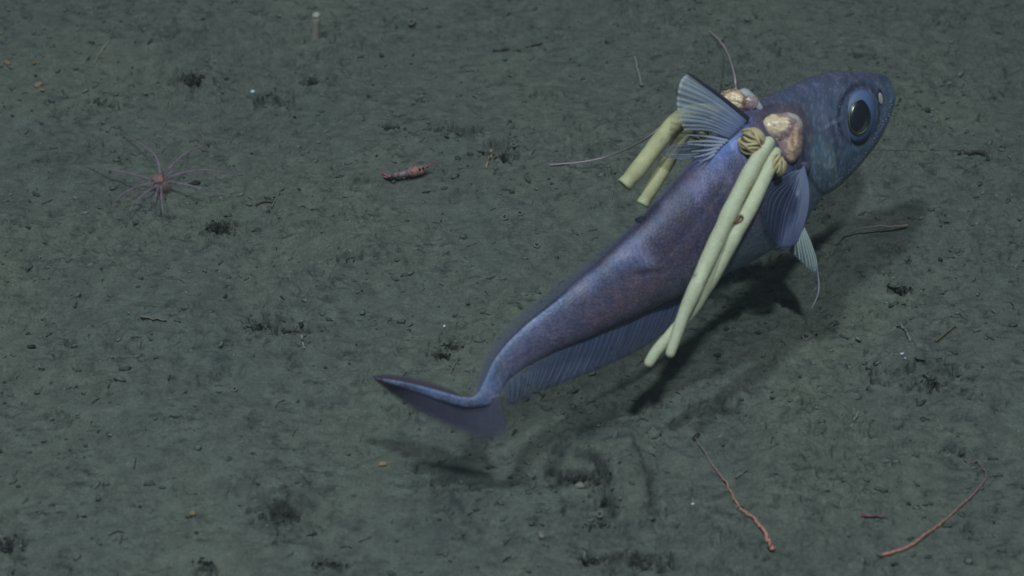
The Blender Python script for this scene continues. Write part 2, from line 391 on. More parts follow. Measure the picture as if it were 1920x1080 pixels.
# superelliptic section, belly a little fuller than the back
ct, st = np.cos(th), np.sin(th); pw = .92
su = np.sign(ct)*np.abs(ct)**pw; ss = np.sign(st)*np.abs(st)**pw
su = np.broadcast_to(su, (NR, NK)); ss = np.broadcast_to(ss, (NR, NK))
def body_points(U, Sv): return C0[:, None, :]+(HA[:, None]*U)[..., None]*UU[:, None, :]+(Wd[:, None]*Sv)[..., None]*SS[:, None, :]
P0 = body_points(su, ss); Pn = body_points(su, np.abs(ss))           # Pn: the same spot on the near flank (the pattern is mirror-symmetric)
bx, by = project(Pn.reshape(-1, 3)); bx = bx.reshape(NR, NK); by = by.reshape(NR, NK)
tt = np.linspace(0, len(ST)-1, NR)[:, None]*np.ones((1, NK))         # station number along the body
up = np.broadcast_to(ct, (NR, NK)); ad = np.degrees(np.arccos(np.clip(up, -1, 1)))     # 0 back, 90 flank, 180 belly
def gs(d, w): return np.exp(-(d/w)**2)
def sm(x, a, b): t = np.clip((x-a)/(b-a), 0, 1); return t*t*(3-2*t)
def seg_dist(X, Y, pts):
    D = np.full(X.shape, 1e9)
    for (x0, y0), (x1, y1) in zip(pts[:-1], pts[1:]):
        dx, dy = x1-x0, y1-y0; u = np.clip(((X-x0)*dx+(Y-y0)*dy)/(dx*dx+dy*dy), 0, 1)
        D = np.minimum(D, np.hypot(X-x0-u*dx, Y-y0-u*dy))
    return D
def poly(pts, n=40): return [tuple(p) for p in cr(pts, n)]
flat = P0.reshape(-1, 3)
nz = {f: n3(flat, f, int(f)).reshape(NR, NK) for f in (18, 60, 170, 420)}
K = np.zeros((NR, NK, 3))
def layer(c, w):
    global K
    w = np.clip(w, 0, 1)[..., None]; K = K*(1-w)+c*w
K[:] = A(65, 67, 90)
layer(A(76, 77, 101), sm(tt, 7, 9)*sm(ad, 50, 80))
layer(A(62, 77, 98), 1-sm(tt, 5.6, 8.2))                                  # slate head
layer(A(66, 88, 106), (1-sm(tt, 5.4, 7.5))*sm(ad, 75, 115))
layer(A(56, 66, 88), (1-sm(tt, 5.0, 8.5))*(1-sm(ad, 25, 60)))             # crown
layer(A(70, 92, 106), sm(tt, 5.2, 6.6)*(1-sm(tt, 11.5, 13.5))*sm(ad, 84, 112)*.95)   # grey green belly
layer(A(82, 99, 132), sm(tt, 12.5, 17)*.85)                               # bluer towards the tail
layer(A(82, 82, 106), sm(tt, 11, 13)*(1-sm(tt, 15.5, 17.5))*gs(ad-105, 34)*.75)
layer(A(40, 44, 62), sm(tt, 7.4, 8.6)*(1-sm(tt, 18, 19.5))*(1-sm(ad, 6, 15))*.9)      # dark back line
layer(A(84, 100, 136), sm(tt, 9, 10)*(1-sm(tt, 19, 20))*gs(ad-26, 11)*(.48+.3*nz[60]))   # highlight painted along the ridge beside the back fin
layer(A(108, 130, 172), sm(tt, 13.2, 14.4)*(1-sm(tt, 19, 20.5))*gs(ad-17, 4.5)*(.35+.6*(np.sin(tt*46)>-.2)))   # beaded fin base
layer(A(70, 84, 108), gs(seg_dist(bx, by, poly([(1540, 300), (1500, 330), (1470, 420)])), 34)*.7)
# marks
layer(A(98, 112, 142), gs(seg_dist(bx, by, [(1188, 482), (1222, 496)]), 15+4*nz[170])*.85)
layer(A(46, 42, 56), gs(seg_dist(bx, by, [(1200, 512), (1235, 507)]), 7)*.6)
layer(A(50, 54, 66), gs(seg_dist(bx, by, [(1090, 545), (1135, 520)]), 26)*(.3+.8*np.abs(nz[420]))*.9)
layer(A(96, 120, 180), gs(seg_dist(bx, by, [(1386, 248), (1338, 300)]), 26+10*nz[170])*.9)
layer(A(88, 98, 132), gs(seg_dist(bx, by, [(1290, 345), (1250, 385)]), 12)*.55)
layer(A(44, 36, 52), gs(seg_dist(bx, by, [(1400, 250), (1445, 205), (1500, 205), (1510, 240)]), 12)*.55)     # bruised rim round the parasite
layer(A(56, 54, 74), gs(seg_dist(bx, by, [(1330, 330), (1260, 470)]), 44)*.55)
layer(A(98, 112, 142), gs(seg_dist(bx, by, poly([(1372, 330), (1335, 387), (1290, 442), (1245, 492), (1180, 540), (1100, 592)])), 1.7)*.35)     # lateral line
layer(A(84, 96, 132), gs(seg_dist(bx, by, [(1080, 556), (1195, 470)]), 20)*(.45+.4*nz[60]))
layer(A(80, 68, 88), gs(seg_dist(bx, by, [(1110, 590), (1235, 530)]), 18)*(.5+.4*nz[60]))
layer(A(92, 104, 146), gs(seg_dist(bx, by, [(1330, 330), (1300, 375)]), 16)*(.45+.5*nz[170]))
for q in range(26):                                                  # faint muscle bands
    x0 = 1350-q*9.5; layer(A(48, 46, 70), gs(seg_dist(bx, by, [(x0-14, 372+q*7.6-18), (x0+8, 372+q*7.6+26)]), 1.6)*.28)
pd = np.hypot(bx-1464, by-254); layer(A(98, 84, 100), gs(pd-50+6*nz[170], 9)*.28*(tt < 12))
# gill cover, cheek plates, eye socket
gill = poly([(1508, 262), (1506, 300), (1520, 335), (1546, 374)]); pre = poly([(1560, 226), (1570, 280), (1566, 330), (1552, 352)])
layer(A(32, 38, 52), gs(seg_dist(bx, by, gill), 4)*.6); layer(A(44, 50, 66), gs(seg_dist(bx, by, pre), 6)*.75)
for q in range(7):                                                   # teal streaks fanning over the gill cover
    layer(A(82, 108, 116), gs(seg_dist(bx, by, [(1530+q*5, 252+q*4), (1526+q*9-6, 330+q*5)]), 2.2+.8*q % 2)*(.50+.45*nz[60])*(1-.1*(q % 3)))
eyeD = np.hypot(((bx-1611)*.985+(by-215)*.17)/35, (-(bx-1611)*.17+(by-215)*.985)/52)
layer(A(34, 36, 58), gs(eyeD-1.08, .09)*.75); layer(A(74, 88, 116), gs(eyeD-1.24, .07)*.35*(by > 230))
subo = poly([(1671, 200), (1660, 232), (1640, 266), (1614, 302), (1586, 332), (1558, 356)])
layer(A(70, 82, 112), gs(seg_dist(bx, by, subo), 8)*.5)
layer(A(96, 110, 140), gs(seg_dist(bx, by, [(1540, 240), (1575, 222)]), 3)*.5)
nz[800] = n3(flat, 800, 800).reshape(NR, NK)
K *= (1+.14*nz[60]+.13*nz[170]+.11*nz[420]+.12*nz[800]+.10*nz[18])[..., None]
K *= 1+np.stack([.10*nz[170], -.03*nz[60], -.10*nz[170]], 2)
# skin pearling on head: small pale tubercles
tub = (nz[800] > .42) & (tt < 9); K[tub] = K[tub]*1.45
K = np.clip(K, .01, .7)
# relief
dsp = -.0010*gs(seg_dist(bx, by, gill), 5)-.0007*gs(seg_dist(bx, by, pre), 6)+.0008*gs(seg_dist(bx, by, subo), 7)-.0012*gs(eyeD-1.08, .09)
dsp += .0010*gs(seg_dist(bx, by, [(1188, 482), (1222, 496)]), 14)-.0009*gs(seg_dist(bx, by, [(1198, 514), (1240, 508)]), 7)
dsp += (.00035*nz[60]+.00016*nz[170])*sm(tt, 0, 2)
dsp += .0014*gs(pd-46, 12)
dsp += .0012*gs(eyeD-1.25, .16)*(tt < 7)
nrm = (su*Wd[:, None])[..., None]*UU[:, None, :]+(ss*HA[:, None])[..., None]*SS[:, None, :]
nrm /= np.linalg.norm(nrm, axis=2)[..., None]+1e-9
PB = P0+nrm*(dsp*np.minimum(1, HA[:, None]/.02))[..., None]
Vb = PB.reshape(-1, 3)
Fb = []
for i in range(NR-1):
    for j in range(NK): Fb.append((i*NK+j, i*NK+(j+1) % NK, (i+1)*NK+(j+1) % NK, (i+1)*NK+j))
Fq = np.array(Fb)
arc = np.concatenate([[0], np.cumsum(np.linalg.norm(np.diff(C0, axis=0), axis=1))])
uvb = np.stack([np.repeat(arc, NK), (th[None, :]/(2*math.pi)*(HA*5.0)[:, None]).ravel()], 1)
ctr0 = len(Vb)
Vb = np.vstack([Vb, C0[0][None], C0[-1][None]])
caps = [(ctr0, (j+1) % NK, j) for j in range(NK)]+[(ctr0+1, (NR-1)*NK+j, (NR-1)*NK+(j+1) % NK) for j in range(NK)]
Kv = np.vstack([K.reshape(-1, 3), K[0, 0][None], K[-1, 0][None]])
uvb = np.vstack([uvb, [[0, 0]], [[arc[-1], 0]]])
scale_amt = np.concatenate([sm(tt, 6.5, 9).ravel(), [0, 1]])

def skin_material():
    m = mat('fish_skin', attr='col', rough=.46, spec=.38, coat=.05, noise=[(900, .10, 3)])
    nt = m.node_tree; N = nt.nodes; Lk = nt.links; p = N['Principled BSDF']
    uv = N.new('ShaderNodeUVMap'); uv.uv_map = 'uv'
    mp = N.new('ShaderNodeMapping'); mp.inputs['Scale'].default_value = (610, 520, 1); mp.inputs['Rotation'].default_value = (0, 0, .6); Lk.new(uv.outputs[0], mp.inputs[0])
    v = N.new('ShaderNodeTexVoronoi'); v.inputs['Scale'].default_value = 1.0; v.inputs['Randomness'].default_value = .8; Lk.new(mp.outputs[0], v.inputs['Vector'])
    sa = N.new('ShaderNodeAttribute'); sa.attribute_name = 'scaly'
    b = N.new('ShaderNodeBump'); b.inputs['Distance'].default_value = .0006; b.invert = True
    ml = N.new('ShaderNodeMath'); ml.operation = 'MULTIPLY_ADD'; ml.inputs[1].default_value = .55; ml.inputs[2].default_value = .15; Lk.new(sa.outputs['Fac'], ml.inputs[0]); Lk.new(ml.outputs[0], b.inputs['Strength'])
    Lk.new(v.outputs['Distance'], b.inputs['Height'])
    nn = N.new('ShaderNodeTexNoise'); nn.inputs['Scale'].default_value = 420; nn.inputs['Detail'].default_value = 3
    tcn = [n for n in N if n.type == 'TEX_COORD'][0]; Lk.new(tcn.outputs['Object'], nn.inputs['Vector'])
    b2 = N.new('ShaderNodeBump'); b2.inputs['Strength'].default_value = .35; b2.inputs['Distance'].default_value = .0009
    Lk.new(nn.outputs['Fac'], b2.inputs['Height']); Lk.new(b.outputs[0], b2.inputs['Normal']); Lk.new(b2.outputs[0], p.inputs['Normal'])
    # pale scale centres
    old = p.inputs['Base Color'].links[0].from_socket
    mr = N.new('ShaderNodeMapRange'); mr.inputs[1].default_value = .1; mr.inputs[2].default_value = .7; mr.inputs[3].default_value = 1.25; mr.inputs[4].default_value = .80; Lk.new(v.outputs['Distance'], mr.inputs[0])
    mx = N.new('ShaderNodeMix'); mx.data_type = 'FLOAT'; mx.inputs[2].default_value = 1; Lk.new(sa.outputs['Fac'], mx.inputs[0]); Lk.new(mr.outputs[0], mx.inputs[3])
    sc = N.new('ShaderNodeVectorMath'); sc.operation = 'SCALE'; Lk.new(old, sc.inputs[0]); Lk.new(mx.outputs[0], sc.inputs['Scale']); Lk.new(sc.outputs[0], p.inputs['Base Color'])
    return m
M_SKIN = skin_material()
body = part('body', Vb, [tuple(f) for f in Fb]+caps, M_SKIN, fish, fish_L, attrs={'col': Kv, 'scaly': scale_amt}, uv=uvb)
BV = BVHTree.FromPolygons([Vector(v) for v in Vb], [tuple(f) for f in Fb])
def hit(px, py):
    r = ray(px, py); r = r/np.linalg.norm(r); loc, n, i, d = BV.ray_cast(Vector(CAM), Vector(r))
    return (np.array(loc), np.array(n)) if loc else (None, None)
def surf(px, py, lift=0.0):
    loc, n = hit(px, py)
    if loc is None: return None
    if np.dot(n, CAM-loc) < 0: n = -n
    return loc+n*lift
back = PB[:, 0]; bxy = np.stack(project(back), 1); vent = PB[:, NK//2]; vxy = np.stack(project(vent), 1)
def near_depth(xy, pts, px, py):
    i = int(np.argmin(np.hypot(xy[:, 0]-px, xy[:, 1]-py))); return depth_of(pts[i])

# eye
E0, EN = hit(1611, 216)
if np.dot(EN, CAM-E0) < 0: EN = -EN
EN = EN*.55+.45*(CAM-E0)/np.linalg.norm(CAM-E0); EN /= np.linalg.norm(EN)
em = pxm(depth_of(E0))
e1 = RIGHT*.985-UP*.17; e1 = e1-EN*np.dot(e1, EN); e1 /= np.linalg.norm(e1); e2 = np.cross(EN, e1)
def dome(cx, cy, rx, ry, bulge, lift, name, m, parent, n=40, ring=14, col=None):
    c = at_depth(cx, cy, depth_of(E0)); c = c-EN*np.dot(c-E0, EN); c = c+(CAM-c)/np.linalg.norm(CAM-c)*lift*em
    Vd, Cd = [], []
    for i in range(ring+1):
        a = i/ring*math.pi*.62
        for j in range(n):
            t = 2*math.pi*j/n
            Vd.append(c+e1*math.cos(t)*rx*em*math.sin(a)+e2*math.sin(t)*ry*em*math.sin(a)+EN*bulge*em*(math.cos(a)))
            Cd.append(col(a, t) if col else (1, 1, 1))
    Fd = [(i*n+j, (i+1)*n+j, (i+1)*n+(j+1) % n, i*n+(j+1) % n) for i in range(ring) for j in range(n)]
    return part(name, Vd, Fd, m, parent, fish_L, attrs={'col': np.array(Cd)})
def eye_col(a, t):  # form shading painted in: ring lighter towards the top, darker at its edge
    k = .5+.5*math.sin(t-.2); e = max(0, math.sin(a)-.9)*10
    return A(58, 80, 116)*(.78+.38*k)*(1-.35*e)+A(120, 128, 96)*.5*max(0, math.cos(t-2.9))**6*max(0, math.sin(a)-.6)
eye = dome(1610, 217, 34, 51, 17, 1.5, 'eye', mat('eye_blue_rim', attr='col', rough=.5, spec=.25, coat=0, noise=(300, .08, 3)), fish, col=eye_col)
def iris_col(a, t):
    g = max(0, math.sin(a*1.0)-.55)
    lo = A(18, 25, 30); hi = A(58, 70, 64)
    w = (max(0, math.cos(t-2.9))**2*.8+max(0, math.cos(t+1.0))**3*.6)
    return lo*(1-w)+hi*w
iris = dome(1612, 220, 25, 36, 8, 13.5, 'iris', mat('iris_green_gold', attr='col', rough=.22, spec=.7, coat=.4, noise=(700, .25, 3)), eye, col=iris_col)
pupil = dome(1611.5, 218.5, 22, 32, 6, 16.2, 'pupil', mat('pupil_dark', (.009, .010, .022), rough=.22, spec=.6, coat=.4), eye)
pc = at_depth(1611.5, 218.5, depth_of(E0)); pc = pc-EN*np.dot(pc-E0, EN); pc = pc+(CAM-pc)/np.linalg.norm(CAM-pc)*16.2*em+EN*2.0*em
rp = np.array([pc+e1*math.cos(t)*22.0*em+e2*math.sin(t)*32.0*em for t in np.linspace(0, 2*math.pi, 49)])
rr = np.array([(.08+.6*max(0, math.cos(t-2.6))**3+.6*max(0, math.cos(t+.8))**4)*em for t in np.linspace(0, 2*math.pi, 49)])
Vt, Ft = tube(rp, rr, 6, caps=False); part('pupil_rim', Vt, Ft, mat('gold_rim', A(118, 128, 108), rough=.2, spec=.8), eye, fish_L)

# nostril: a dark pit with a pale oval flap in front of the eye
def disc(px, py, rx, ry, rot, thick, name, m, lift, sub=2, amp=.06):
    loc, n = hit(px, py)
    if np.dot(n, CAM-loc) < 0: n = -n
    a1 = RIGHT*math.cos(rot)+UP*math.sin(rot); a1 = a1-n*np.dot(a1, n); a1 /= np.linalg.norm(a1); a2 = np.cross(n, a1); q = pxm(depth_of(loc))
    R = np.stack([a1, a2, n], 1); Vd, Fd = blob((0, 0, 0), (1, 1, 1), sub, amp, 2, 3)
    return part(name, (Vd*np.array([rx*q, ry*q, thick*q]))@R.T+loc+n*lift*q, Fd, m, fish, fish_L)
disc(1650, 179, 8, 14, .25, 2.2, 'nostril', mat('nostril_dark', A(34, 34, 52), rough=.5), 0)
disc(1650.5, 185, 5.4, 12.5, .25, 3.2, 'nostril_flap', mat('nostril_pale', A(116, 124, 128), rough=.5), 1.2)

# sensory pores along the cheek and round the eye
M_PORE = mat('pore_pale', A(92, 110, 126), rough=.35, spec=.5)
its = []
def pores(pts, n, r0, r1, jit):
    for (x, y) in cr(pts, n):
        if random.random() < .14: continue
        p = surf(x+random.gauss(0, jit), y+random.gauss(0, jit))
        if p is None: continue
        q = pxm(depth_of(p))*random.uniform(r0, r1); its.append(blob(p, (q, q, q), 1, .2, 2, len(its)))
pores([(1672, 188), (1662, 224), (1641, 259), (1614, 297), (1584, 330), (1556, 353)], 52, 1.0, 2.1, 1.6)
pores([(1664, 212), (1650, 240), (1628, 274), (1600, 308), (1566, 342)], 36, .7, 1.6, 2.5)
pores([(1590, 166), (1576, 188), (1571, 220), (1575, 248)], 20, .8, 1.5, 1.3)
pores([(1590, 164), (1560, 166), (1530, 182)], 14, .8, 1.4, 2)
o = part('sensory_pores', *join(its), M_PORE, fish, fish_L); tag(o, kind='stuff')

# ---- fins
M_RAY = mat('fin_ray', A(106, 122, 136), rough=.38, spec=.5, alpha=.85)
def fin(name, rays, m, n_across, n_along, parent=fish, thick=.0005, alpha=None, col=None, ray_n=0, ray_r=(.0006, .0003), ray_m=None, ray_from=0, ruffle=0.0, ray_to=1.0):
    """rays: list of polylines base->tip (each k pts, already in the world); a smooth sheet through them plus raised rays"""
    k = len(rays[0]); R_ = np.array(rays).reshape(len(rays), -1)
    G = cr_idx(R_, n_across).reshape(n_across, k, 3)
    G = np.stack([cr_idx(g, n_along) for g in G], 0)
    if ruffle:
        cdir = (CAM-G.mean((0, 1))); cdir /= np.linalg.norm(cdir)
        G = G+(ruffle*np.sin(np.arange(n_across)*2*math.pi/6)[:, None]*np.linspace(0, 1, n_along)[None, :])[..., None]*cdir
    cdir = np.cross(G[-1, 0]-G[0, 0], G[n_across//2, -1]-G[n_across//2, 0]); cdir /= np.linalg.norm(cdir)+1e-12
    u, v = np.meshgrid(np.linspace(0, 1, n_across), np.linspace(0, 1, n_along), indexing='ij')
    tk = thick*(1-.6*v)[..., None]*cdir
    V1 = (G+tk/2).reshape(-1, 3); V2 = (G-tk/2).reshape(-1, 3); off = len(V1); Ff = []
    for i in range(n_across-1):
        for j in range(n_along-1):
            a = i*n_along+j; b = (i+1)*n_along+j
            Ff.append((a, b, b+1, a+1)); Ff.append((off+a, off+a+1, off+b+1, off+b))
    loop = [(i, 0) for i in range(n_across)]+[(n_across-1, j) for j in range(1, n_along)]+[(i, n_along-1) for i in range(n_across-2, -1, -1)]+[(0, j) for j in range(n_along-2, 0, -1)]
    for (a, b) in zip(loop, loop[1:]+loop[:1]):
        i0 = a[0]*n_along+a[1]; i1 = b[0]*n_along+b[1]; Ff.append((i1, i0, off+i0, off+i1))
    al = alpha(u, v) if alpha else np.ones_like(u); cc = col(u, v) if col else np.ones(u.shape+(3,))*.2
    o = part(name, np.vstack([V1, V2]), Ff, m, parent, fish_L, attrs={'alp': np.tile(al.ravel(), 2), 'col': np.tile(cc.reshape(-1, 3), (2, 1))})
    for q in range(ray_n):
        x = min(1, max(0, ray_from+(1-ray_from)*(q+random.uniform(-.28, .28))/(max(1, ray_n-1)))); f = x*(n_across-1); i = min(int(f), n_across-2); w = f-i
        path = G[i]*(1-w)+G[i+1]*w; path = path[:max(3, int(n_along*ray_to*random.uniform(.86, 1)))]
        Vr, Fr = tube(path, np.linspace(ray_r[0], ray_r[1], len(path))*random.uniform(.7, 1.2), 5)
        part('fin_ray', Vr, Fr, ray_m or M_RAY, o, fish_L)
    return o
def M_FIN(name, rough=.4, spec=.4): return mat(name, attr='col', rough=rough, spec=spec, alpha='alp', noise=[(260, .12, 4)])
def pline(pts, d0, d1, k=6):
    """pixel polyline with camera depth running d0..d1"""
    p = cr(pts, k) if len(pts) > 2 else np.array([np.array(pts[0])*(1-t)+np.array(pts[1])*t for t in np.linspace(0, 1, k)])
    return [at_depth(x, y, d0+(d1-d0)*t) for (x, y), t in zip(p, np.linspace(0, 1, k))]

# first dorsal fin: torn fan on the nape
dd = near_depth(bxy, back, 1385, 235)
db = near_depth(bxy, back, 1330, 290)
def dbase(t): return dd+(db-dd)*t
DR = [((1400, 222), (1350, 180), (1290, 137)), ((1397, 228), (1340, 185), (1277, 150)), ((1393, 234), (1332, 196), (1271, 172)), ((1388, 240), (1328, 209), (1269, 194)),
      ((1382, 246), (1326, 222), (1272, 214)), ((1375, 252), (1325, 233), (1276, 228)), ((1368, 259), (1328, 245), (1283, 244))]
rays = [pline(r, dbase(i/9)-.004, dbase(i/9)-.022) for i, r in enumerate(DR)]
RP = np.array([.10, .165, .245, .32, .41, .50, .585, .69, .79, .90, .985])
def RAYS(u, v): return np.clip(np.max([gs(u-p-.010*np.sin(v*4+k), .020+.006*(k % 3))*(1 if v is None else 1) for k, p in enumerate(RP)], 0), 0, 1)*sm(v, .02, .2)
def dcol(u, v):
    c = np.zeros(u.shape+(3,)); c[:] = A(76, 94, 118)
    w = sm(v, .45, 1)[..., None]; c = c*(1-w)+A(122, 138, 142)*w
    w = (gs(u, .035))[..., None]*.95; c = c*(1-w)+A(34, 42, 56)*w
    w = RAYS(u, v)[..., None]; c = c*(1-w*.85)+A(126, 150, 166)*w*.85
    w = (1-RAYS(u, v))[..., None]*sm(v, .3, .6)[..., None]*.5; c = c*(1-w)+A(70, 76, 84)*w
    w = gs(v, .28)[..., None]*.5; c = c*(1-w)+A(84, 104, 156)*w
    return c
dfin = fin('dorsal_fin', rays, M_FIN('dorsal_fin_skin'), 120, 22, alpha=lambda u, v: np.clip(.88-.74*sm(u, .12, .4)*sm(v, .10, .40)*(1-.80*RAYS(u, v))-.10*v, .06, 1), col=dcol,
           ray_n=11, ray_r=(.0011, .0006), ray_from=.10, ray_m=mat('dorsal_ray', A(108, 130, 156), rough=.5, spec=.2, alpha=.32))
part('fin_spine', *tube(np.array(rays[0])+0, np.linspace(.0022, .0007, 6), 8), mat('spine_dark', A(34, 42, 58), rough=.35, spec=.5), dfin, fish_L)
for i, (b, m_, t) in enumerate([((1362, 264), (1325, 256), (1286, 253)), ((1357, 268), (1325, 265), (1289, 266)), ((1352, 273), (1325, 273), (1290, 270)), ((1347, 278), (1325, 282), (1297, 284)),
                               ((1342, 284), (1325, 290), (1302, 295)), ((1338, 290), (1328, 297), (1312, 303))]):
    pth = pline([b, m_, t], dbase(.6+.07*i)-.005, dbase(.6+.07*i)-.016, 8)
    part('fin_ray', *tube(pth, np.linspace(.0014, .0003, 8), 6), mat('free_ray', A(126, 146, 166), rough=.4, spec=.4, alpha=.9), dfin, fish_L)

# second dorsal: a low clear fringe along the back
idx = [int(i) for i in np.linspace(np.argmin(np.abs(tt[:, 0]-12.0)), np.argmin(np.abs(tt[:, 0]-18.6)), 26)]
rays = []
for q, i in enumerate(idx):
    b = back[i]-UU[i]*.0006; j = min(i+14, NR-1); hgt = .003+.0055*math.sin(math.pi*(q/25)**.9)**.8
    bk = PB[j]-PB[i]; tdir = C0[min(i+3, NR-1)]-C0[i-3]; tdir /= np.linalg.norm(tdir)
    tip = b+UU[i]*hgt*.95+tdir*hgt*.75-SS[i]*hgt*.25
    rays.append([b+(tip-b)*t for t in np.linspace(0, 1, 4)])
fin('second_dorsal_fin', rays, M_FIN('back_fringe_skin'), 90, 8, alpha=lambda u, v: .55-.42*v, col=lambda u, v: np.ones(u.shape+(3,))*A(72, 84, 106), ray_n=56, ray_r=(.0004, .00018), ray_m=mat('back_ray', A(92, 106, 126), rough=.45, alpha=.5))
# small torn flap at its front
p0 = at_depth(1212, 408, near_depth(bxy, back, 1205, 412)); p1 = at_depth(1190, 411, depth_of(p0)-.004); p2 = at_depth(1206, 420, depth_of(p0))
fin('torn_fin_flap', [[p0, (p0+p1)/2+[0, 0, .003], p1], [p2, (p2+p1)/2, p1+[.001, .001, -.003]]], M_FIN('flap_skin'), 6, 6, col=lambda u, v: np.ones(u.shape+(3,))*A(56, 62, 84))

# anal fin: long rayed curtain under the tail
AB = [(1318, 534), (1285, 550), (1250, 566), (1210, 584), (1165, 603), (1120, 623), (1075, 644), (1035, 661), (1000, 682), (968, 704), (945, 722)]
AT = [(1292, 580), (1256, 614), (1218, 644), (1176, 668), (1130, 689), (1086, 707), (1042, 724), (1006, 738), (982, 750), (964, 757), (948, 760)]
rays = []
for (b, t) in zip(AB, AT):
    d = near_depth(vxy, vent, *b)
    rays.append(pline([b, ((b[0]+t[0])/2+3, (b[1]+t[1])/2-1), t], d-.001, d+.004, 6))
fin('anal_fin', rays, M_FIN('anal_fin_skin'), 140, 9, alpha=lambda u, v: np.clip((.80-.40*v)*(1-.62*sm(u, .45, .95)), .08, 1), col=lambda u, v: (A(66, 82, 120)*(1-.15*v[..., None])),
    ray_n=42, ray_r=(.00062, .0003), ray_m=mat('anal_ray', A(98, 120, 152), rough=.45, alpha=.6), ruffle=.0004)

# tail fin: dark upper blade and soft lower web hanging from the bent tail
tb = [(704, 708), (764, 725), (826, 743), (872, 753), (905, 750), (936, 738)]
tl = [(702, 713), (758, 760), (818, 796), (868, 817), (912, 830), (952, 828)]
dz = [depth_of(at_z(*p, h)) for p, h in zip(tb, (.094, .090, .086, .084, .0845, .086))]
rays = [pline([b, ((b[0]+t[0])/2+2, (b[1]+t[1])/2), t], d, d+.012) for b, t, d in zip(tb, tl, dz)]
def tcol(u, v):
    c = np.zeros(u.shape+(3,)); c[:] = A(64, 67, 90); w = gs(v, .18)[..., None]*.7; c = c*(1-w)+A(90, 98, 136)*w
    w = sm(u, .5, .9)[..., None]*.6; return c*(1-w)+A(78, 90, 112)*w
fin('tail_fin', rays, M_FIN('tail_web_skin'), 70, 16, alpha=lambda u, v: np.clip((.95-.15*v-.68*sm(v, .6, 1))*(1-.35*sm(u, .6, 1)), .03, 1), col=tcol,
    ray_n=30, ray_r=(.0004, .00018), ray_m=mat('tail_ray', A(78, 86, 104), rough=.45, alpha=.3), ray_to=.8)
tu = [(698, 705), (728, 701), (788, 711), (838, 727), (868, 743)]
tbb = [(704, 710), (752, 721), (798, 734), (838, 746), (872, 754)]
rays = [pline([b, ((b[0]+t[0])/2, (b[1]+t[1])/2), t], d-.001, d+.007) for b, t, d in zip(tbb, tu, np.interp([0, 1, 2, 3, 4], [0, 4], [dz[0], dz[3]]))]
fin('upper_tail_fin', rays, M_FIN('tail_blade_skin'), 40, 8, alpha=lambda u, v: .95-.65*sm(v, .55, 1), col=lambda u, v: np.ones(u.shape+(3,))*A(52, 51, 64), ray_n=14, ray_r=(.0004, .0002), ray_m=mat('blade_ray', A(58, 57, 70), rough=.45, alpha=.6))

# near pectoral fin: folded fan behind the gill cover
b0 = surf(1500, 318, .003); d0 = depth_of(b0)
PR = [((1507, 312), (1516, 352), (1513, 398), (1497, 452)), ((1506, 314), (1509, 356), (1504, 404), (1485, 462)), ((1504, 316), (1500, 358), (1490, 408), (1474, 466)), ((1502, 318), (1490, 356), (1474, 402), (1462, 464)),
      ((1500, 319), (1478, 352), (1458, 388), (1448, 452)), ((1498, 320), (1468, 348), (1446, 372), (1436, 432)), ((1496, 320), (1462, 342), (1440, 358), (1428, 402)), ((1494, 320), (1460, 336), (1440, 348), (1422, 376))]
rays = []
for q, r in enumerate(PR):
    base = []
    for i, (x, y) in enumerate(cr(r, 8)):
        t = i/7; loc, _ = hit(x, y); d = d0-.003-.010*t+.006*t*t
        if loc is not None: d = min(d, depth_of(loc)-.0018-.004*t)
        base.append(at_depth(x, y, d))
    rays.append(base)
def pcol(u, v):
    c = np.zeros(u.shape+(3,)); c[:] = A(56, 68, 100); w = sm(u, .4, 1)[..., None]*.7; c = c*(1-w)+A(60, 78, 94)*w
    w = gs(u, .10)[..., None]*.6; return c*(1-w)+A(70, 72, 104)*w
fin('pectoral_fin', rays, M_FIN('pectoral_skin'), 64, 20, alpha=lambda u, v: np.clip(.85-.60*sm(u, .2, .9)-.10*v, .15, 1), col=pcol, ray_n=15, ray_r=(.0006, .0003), ray_m=mat('pectoral_ray', A(92, 110, 144), rough=.45, alpha=.55))
part('fin_root', *blob(surf(1503, 314, .001), (.006, .004, .006), 2, .2, 2, 4), mat('fin_root_skin', A(62, 66, 88), rough=.4, noise=(300, .2, 3)), fish, fish_L)

# pelvic fin with its trailing filament
dv = near_depth(vxy, vent, 1505, 425)-.006
VR = [((1506, 423), (1522, 458), (1532, 490), (1533, 514)), ((1505, 425), (1517, 458), (1526, 490), (1528, 514)), ((1503, 428), (1511, 458), (1519, 488), (1522, 511)), ((1501, 431), (1505, 458), (1511, 484), (1514, 505)),
      ((1499, 434), (1499, 456), (1503, 478), (1506, 496)), ((1496, 437), (1492, 452), (1493, 468), (1494, 484)), ((1493, 440), (1486, 450), (1482, 460), (1479, 470))]
rays = [[at_depth(x, y, dv-.004*t) for (x, y), t in zip(cr(r, 8), np.linspace(0, 1, 8))] for r in VR]
vf = fin('pelvic_fin', rays, M_FIN('pelvic_skin', .3, .6), 48, 14, alpha=lambda u, v: np.clip(.97-.25*v*u, 0, 1), col=lambda u, v: A(82, 104, 112)*(1-.35*sm(u, .3, 1))[..., None], ray_n=9, ray_r=(.0010, .0004),
         ray_m=mat('pelvic_ray', A(140, 166, 166), rough=.25, spec=.7))
fl = cr([(1531, 500), (1535, 525), (1535, 545), (1530, 562), (1522, 577)], 16); part('filament', *tube([at_depth(x, y, dv-.004-.001*i/15) for i, (x, y) in enumerate(fl)], np.linspace(.0009, .00025, 16), 6), mat('filament_skin', A(110, 122, 140), rough=.35), vf, fish_L)
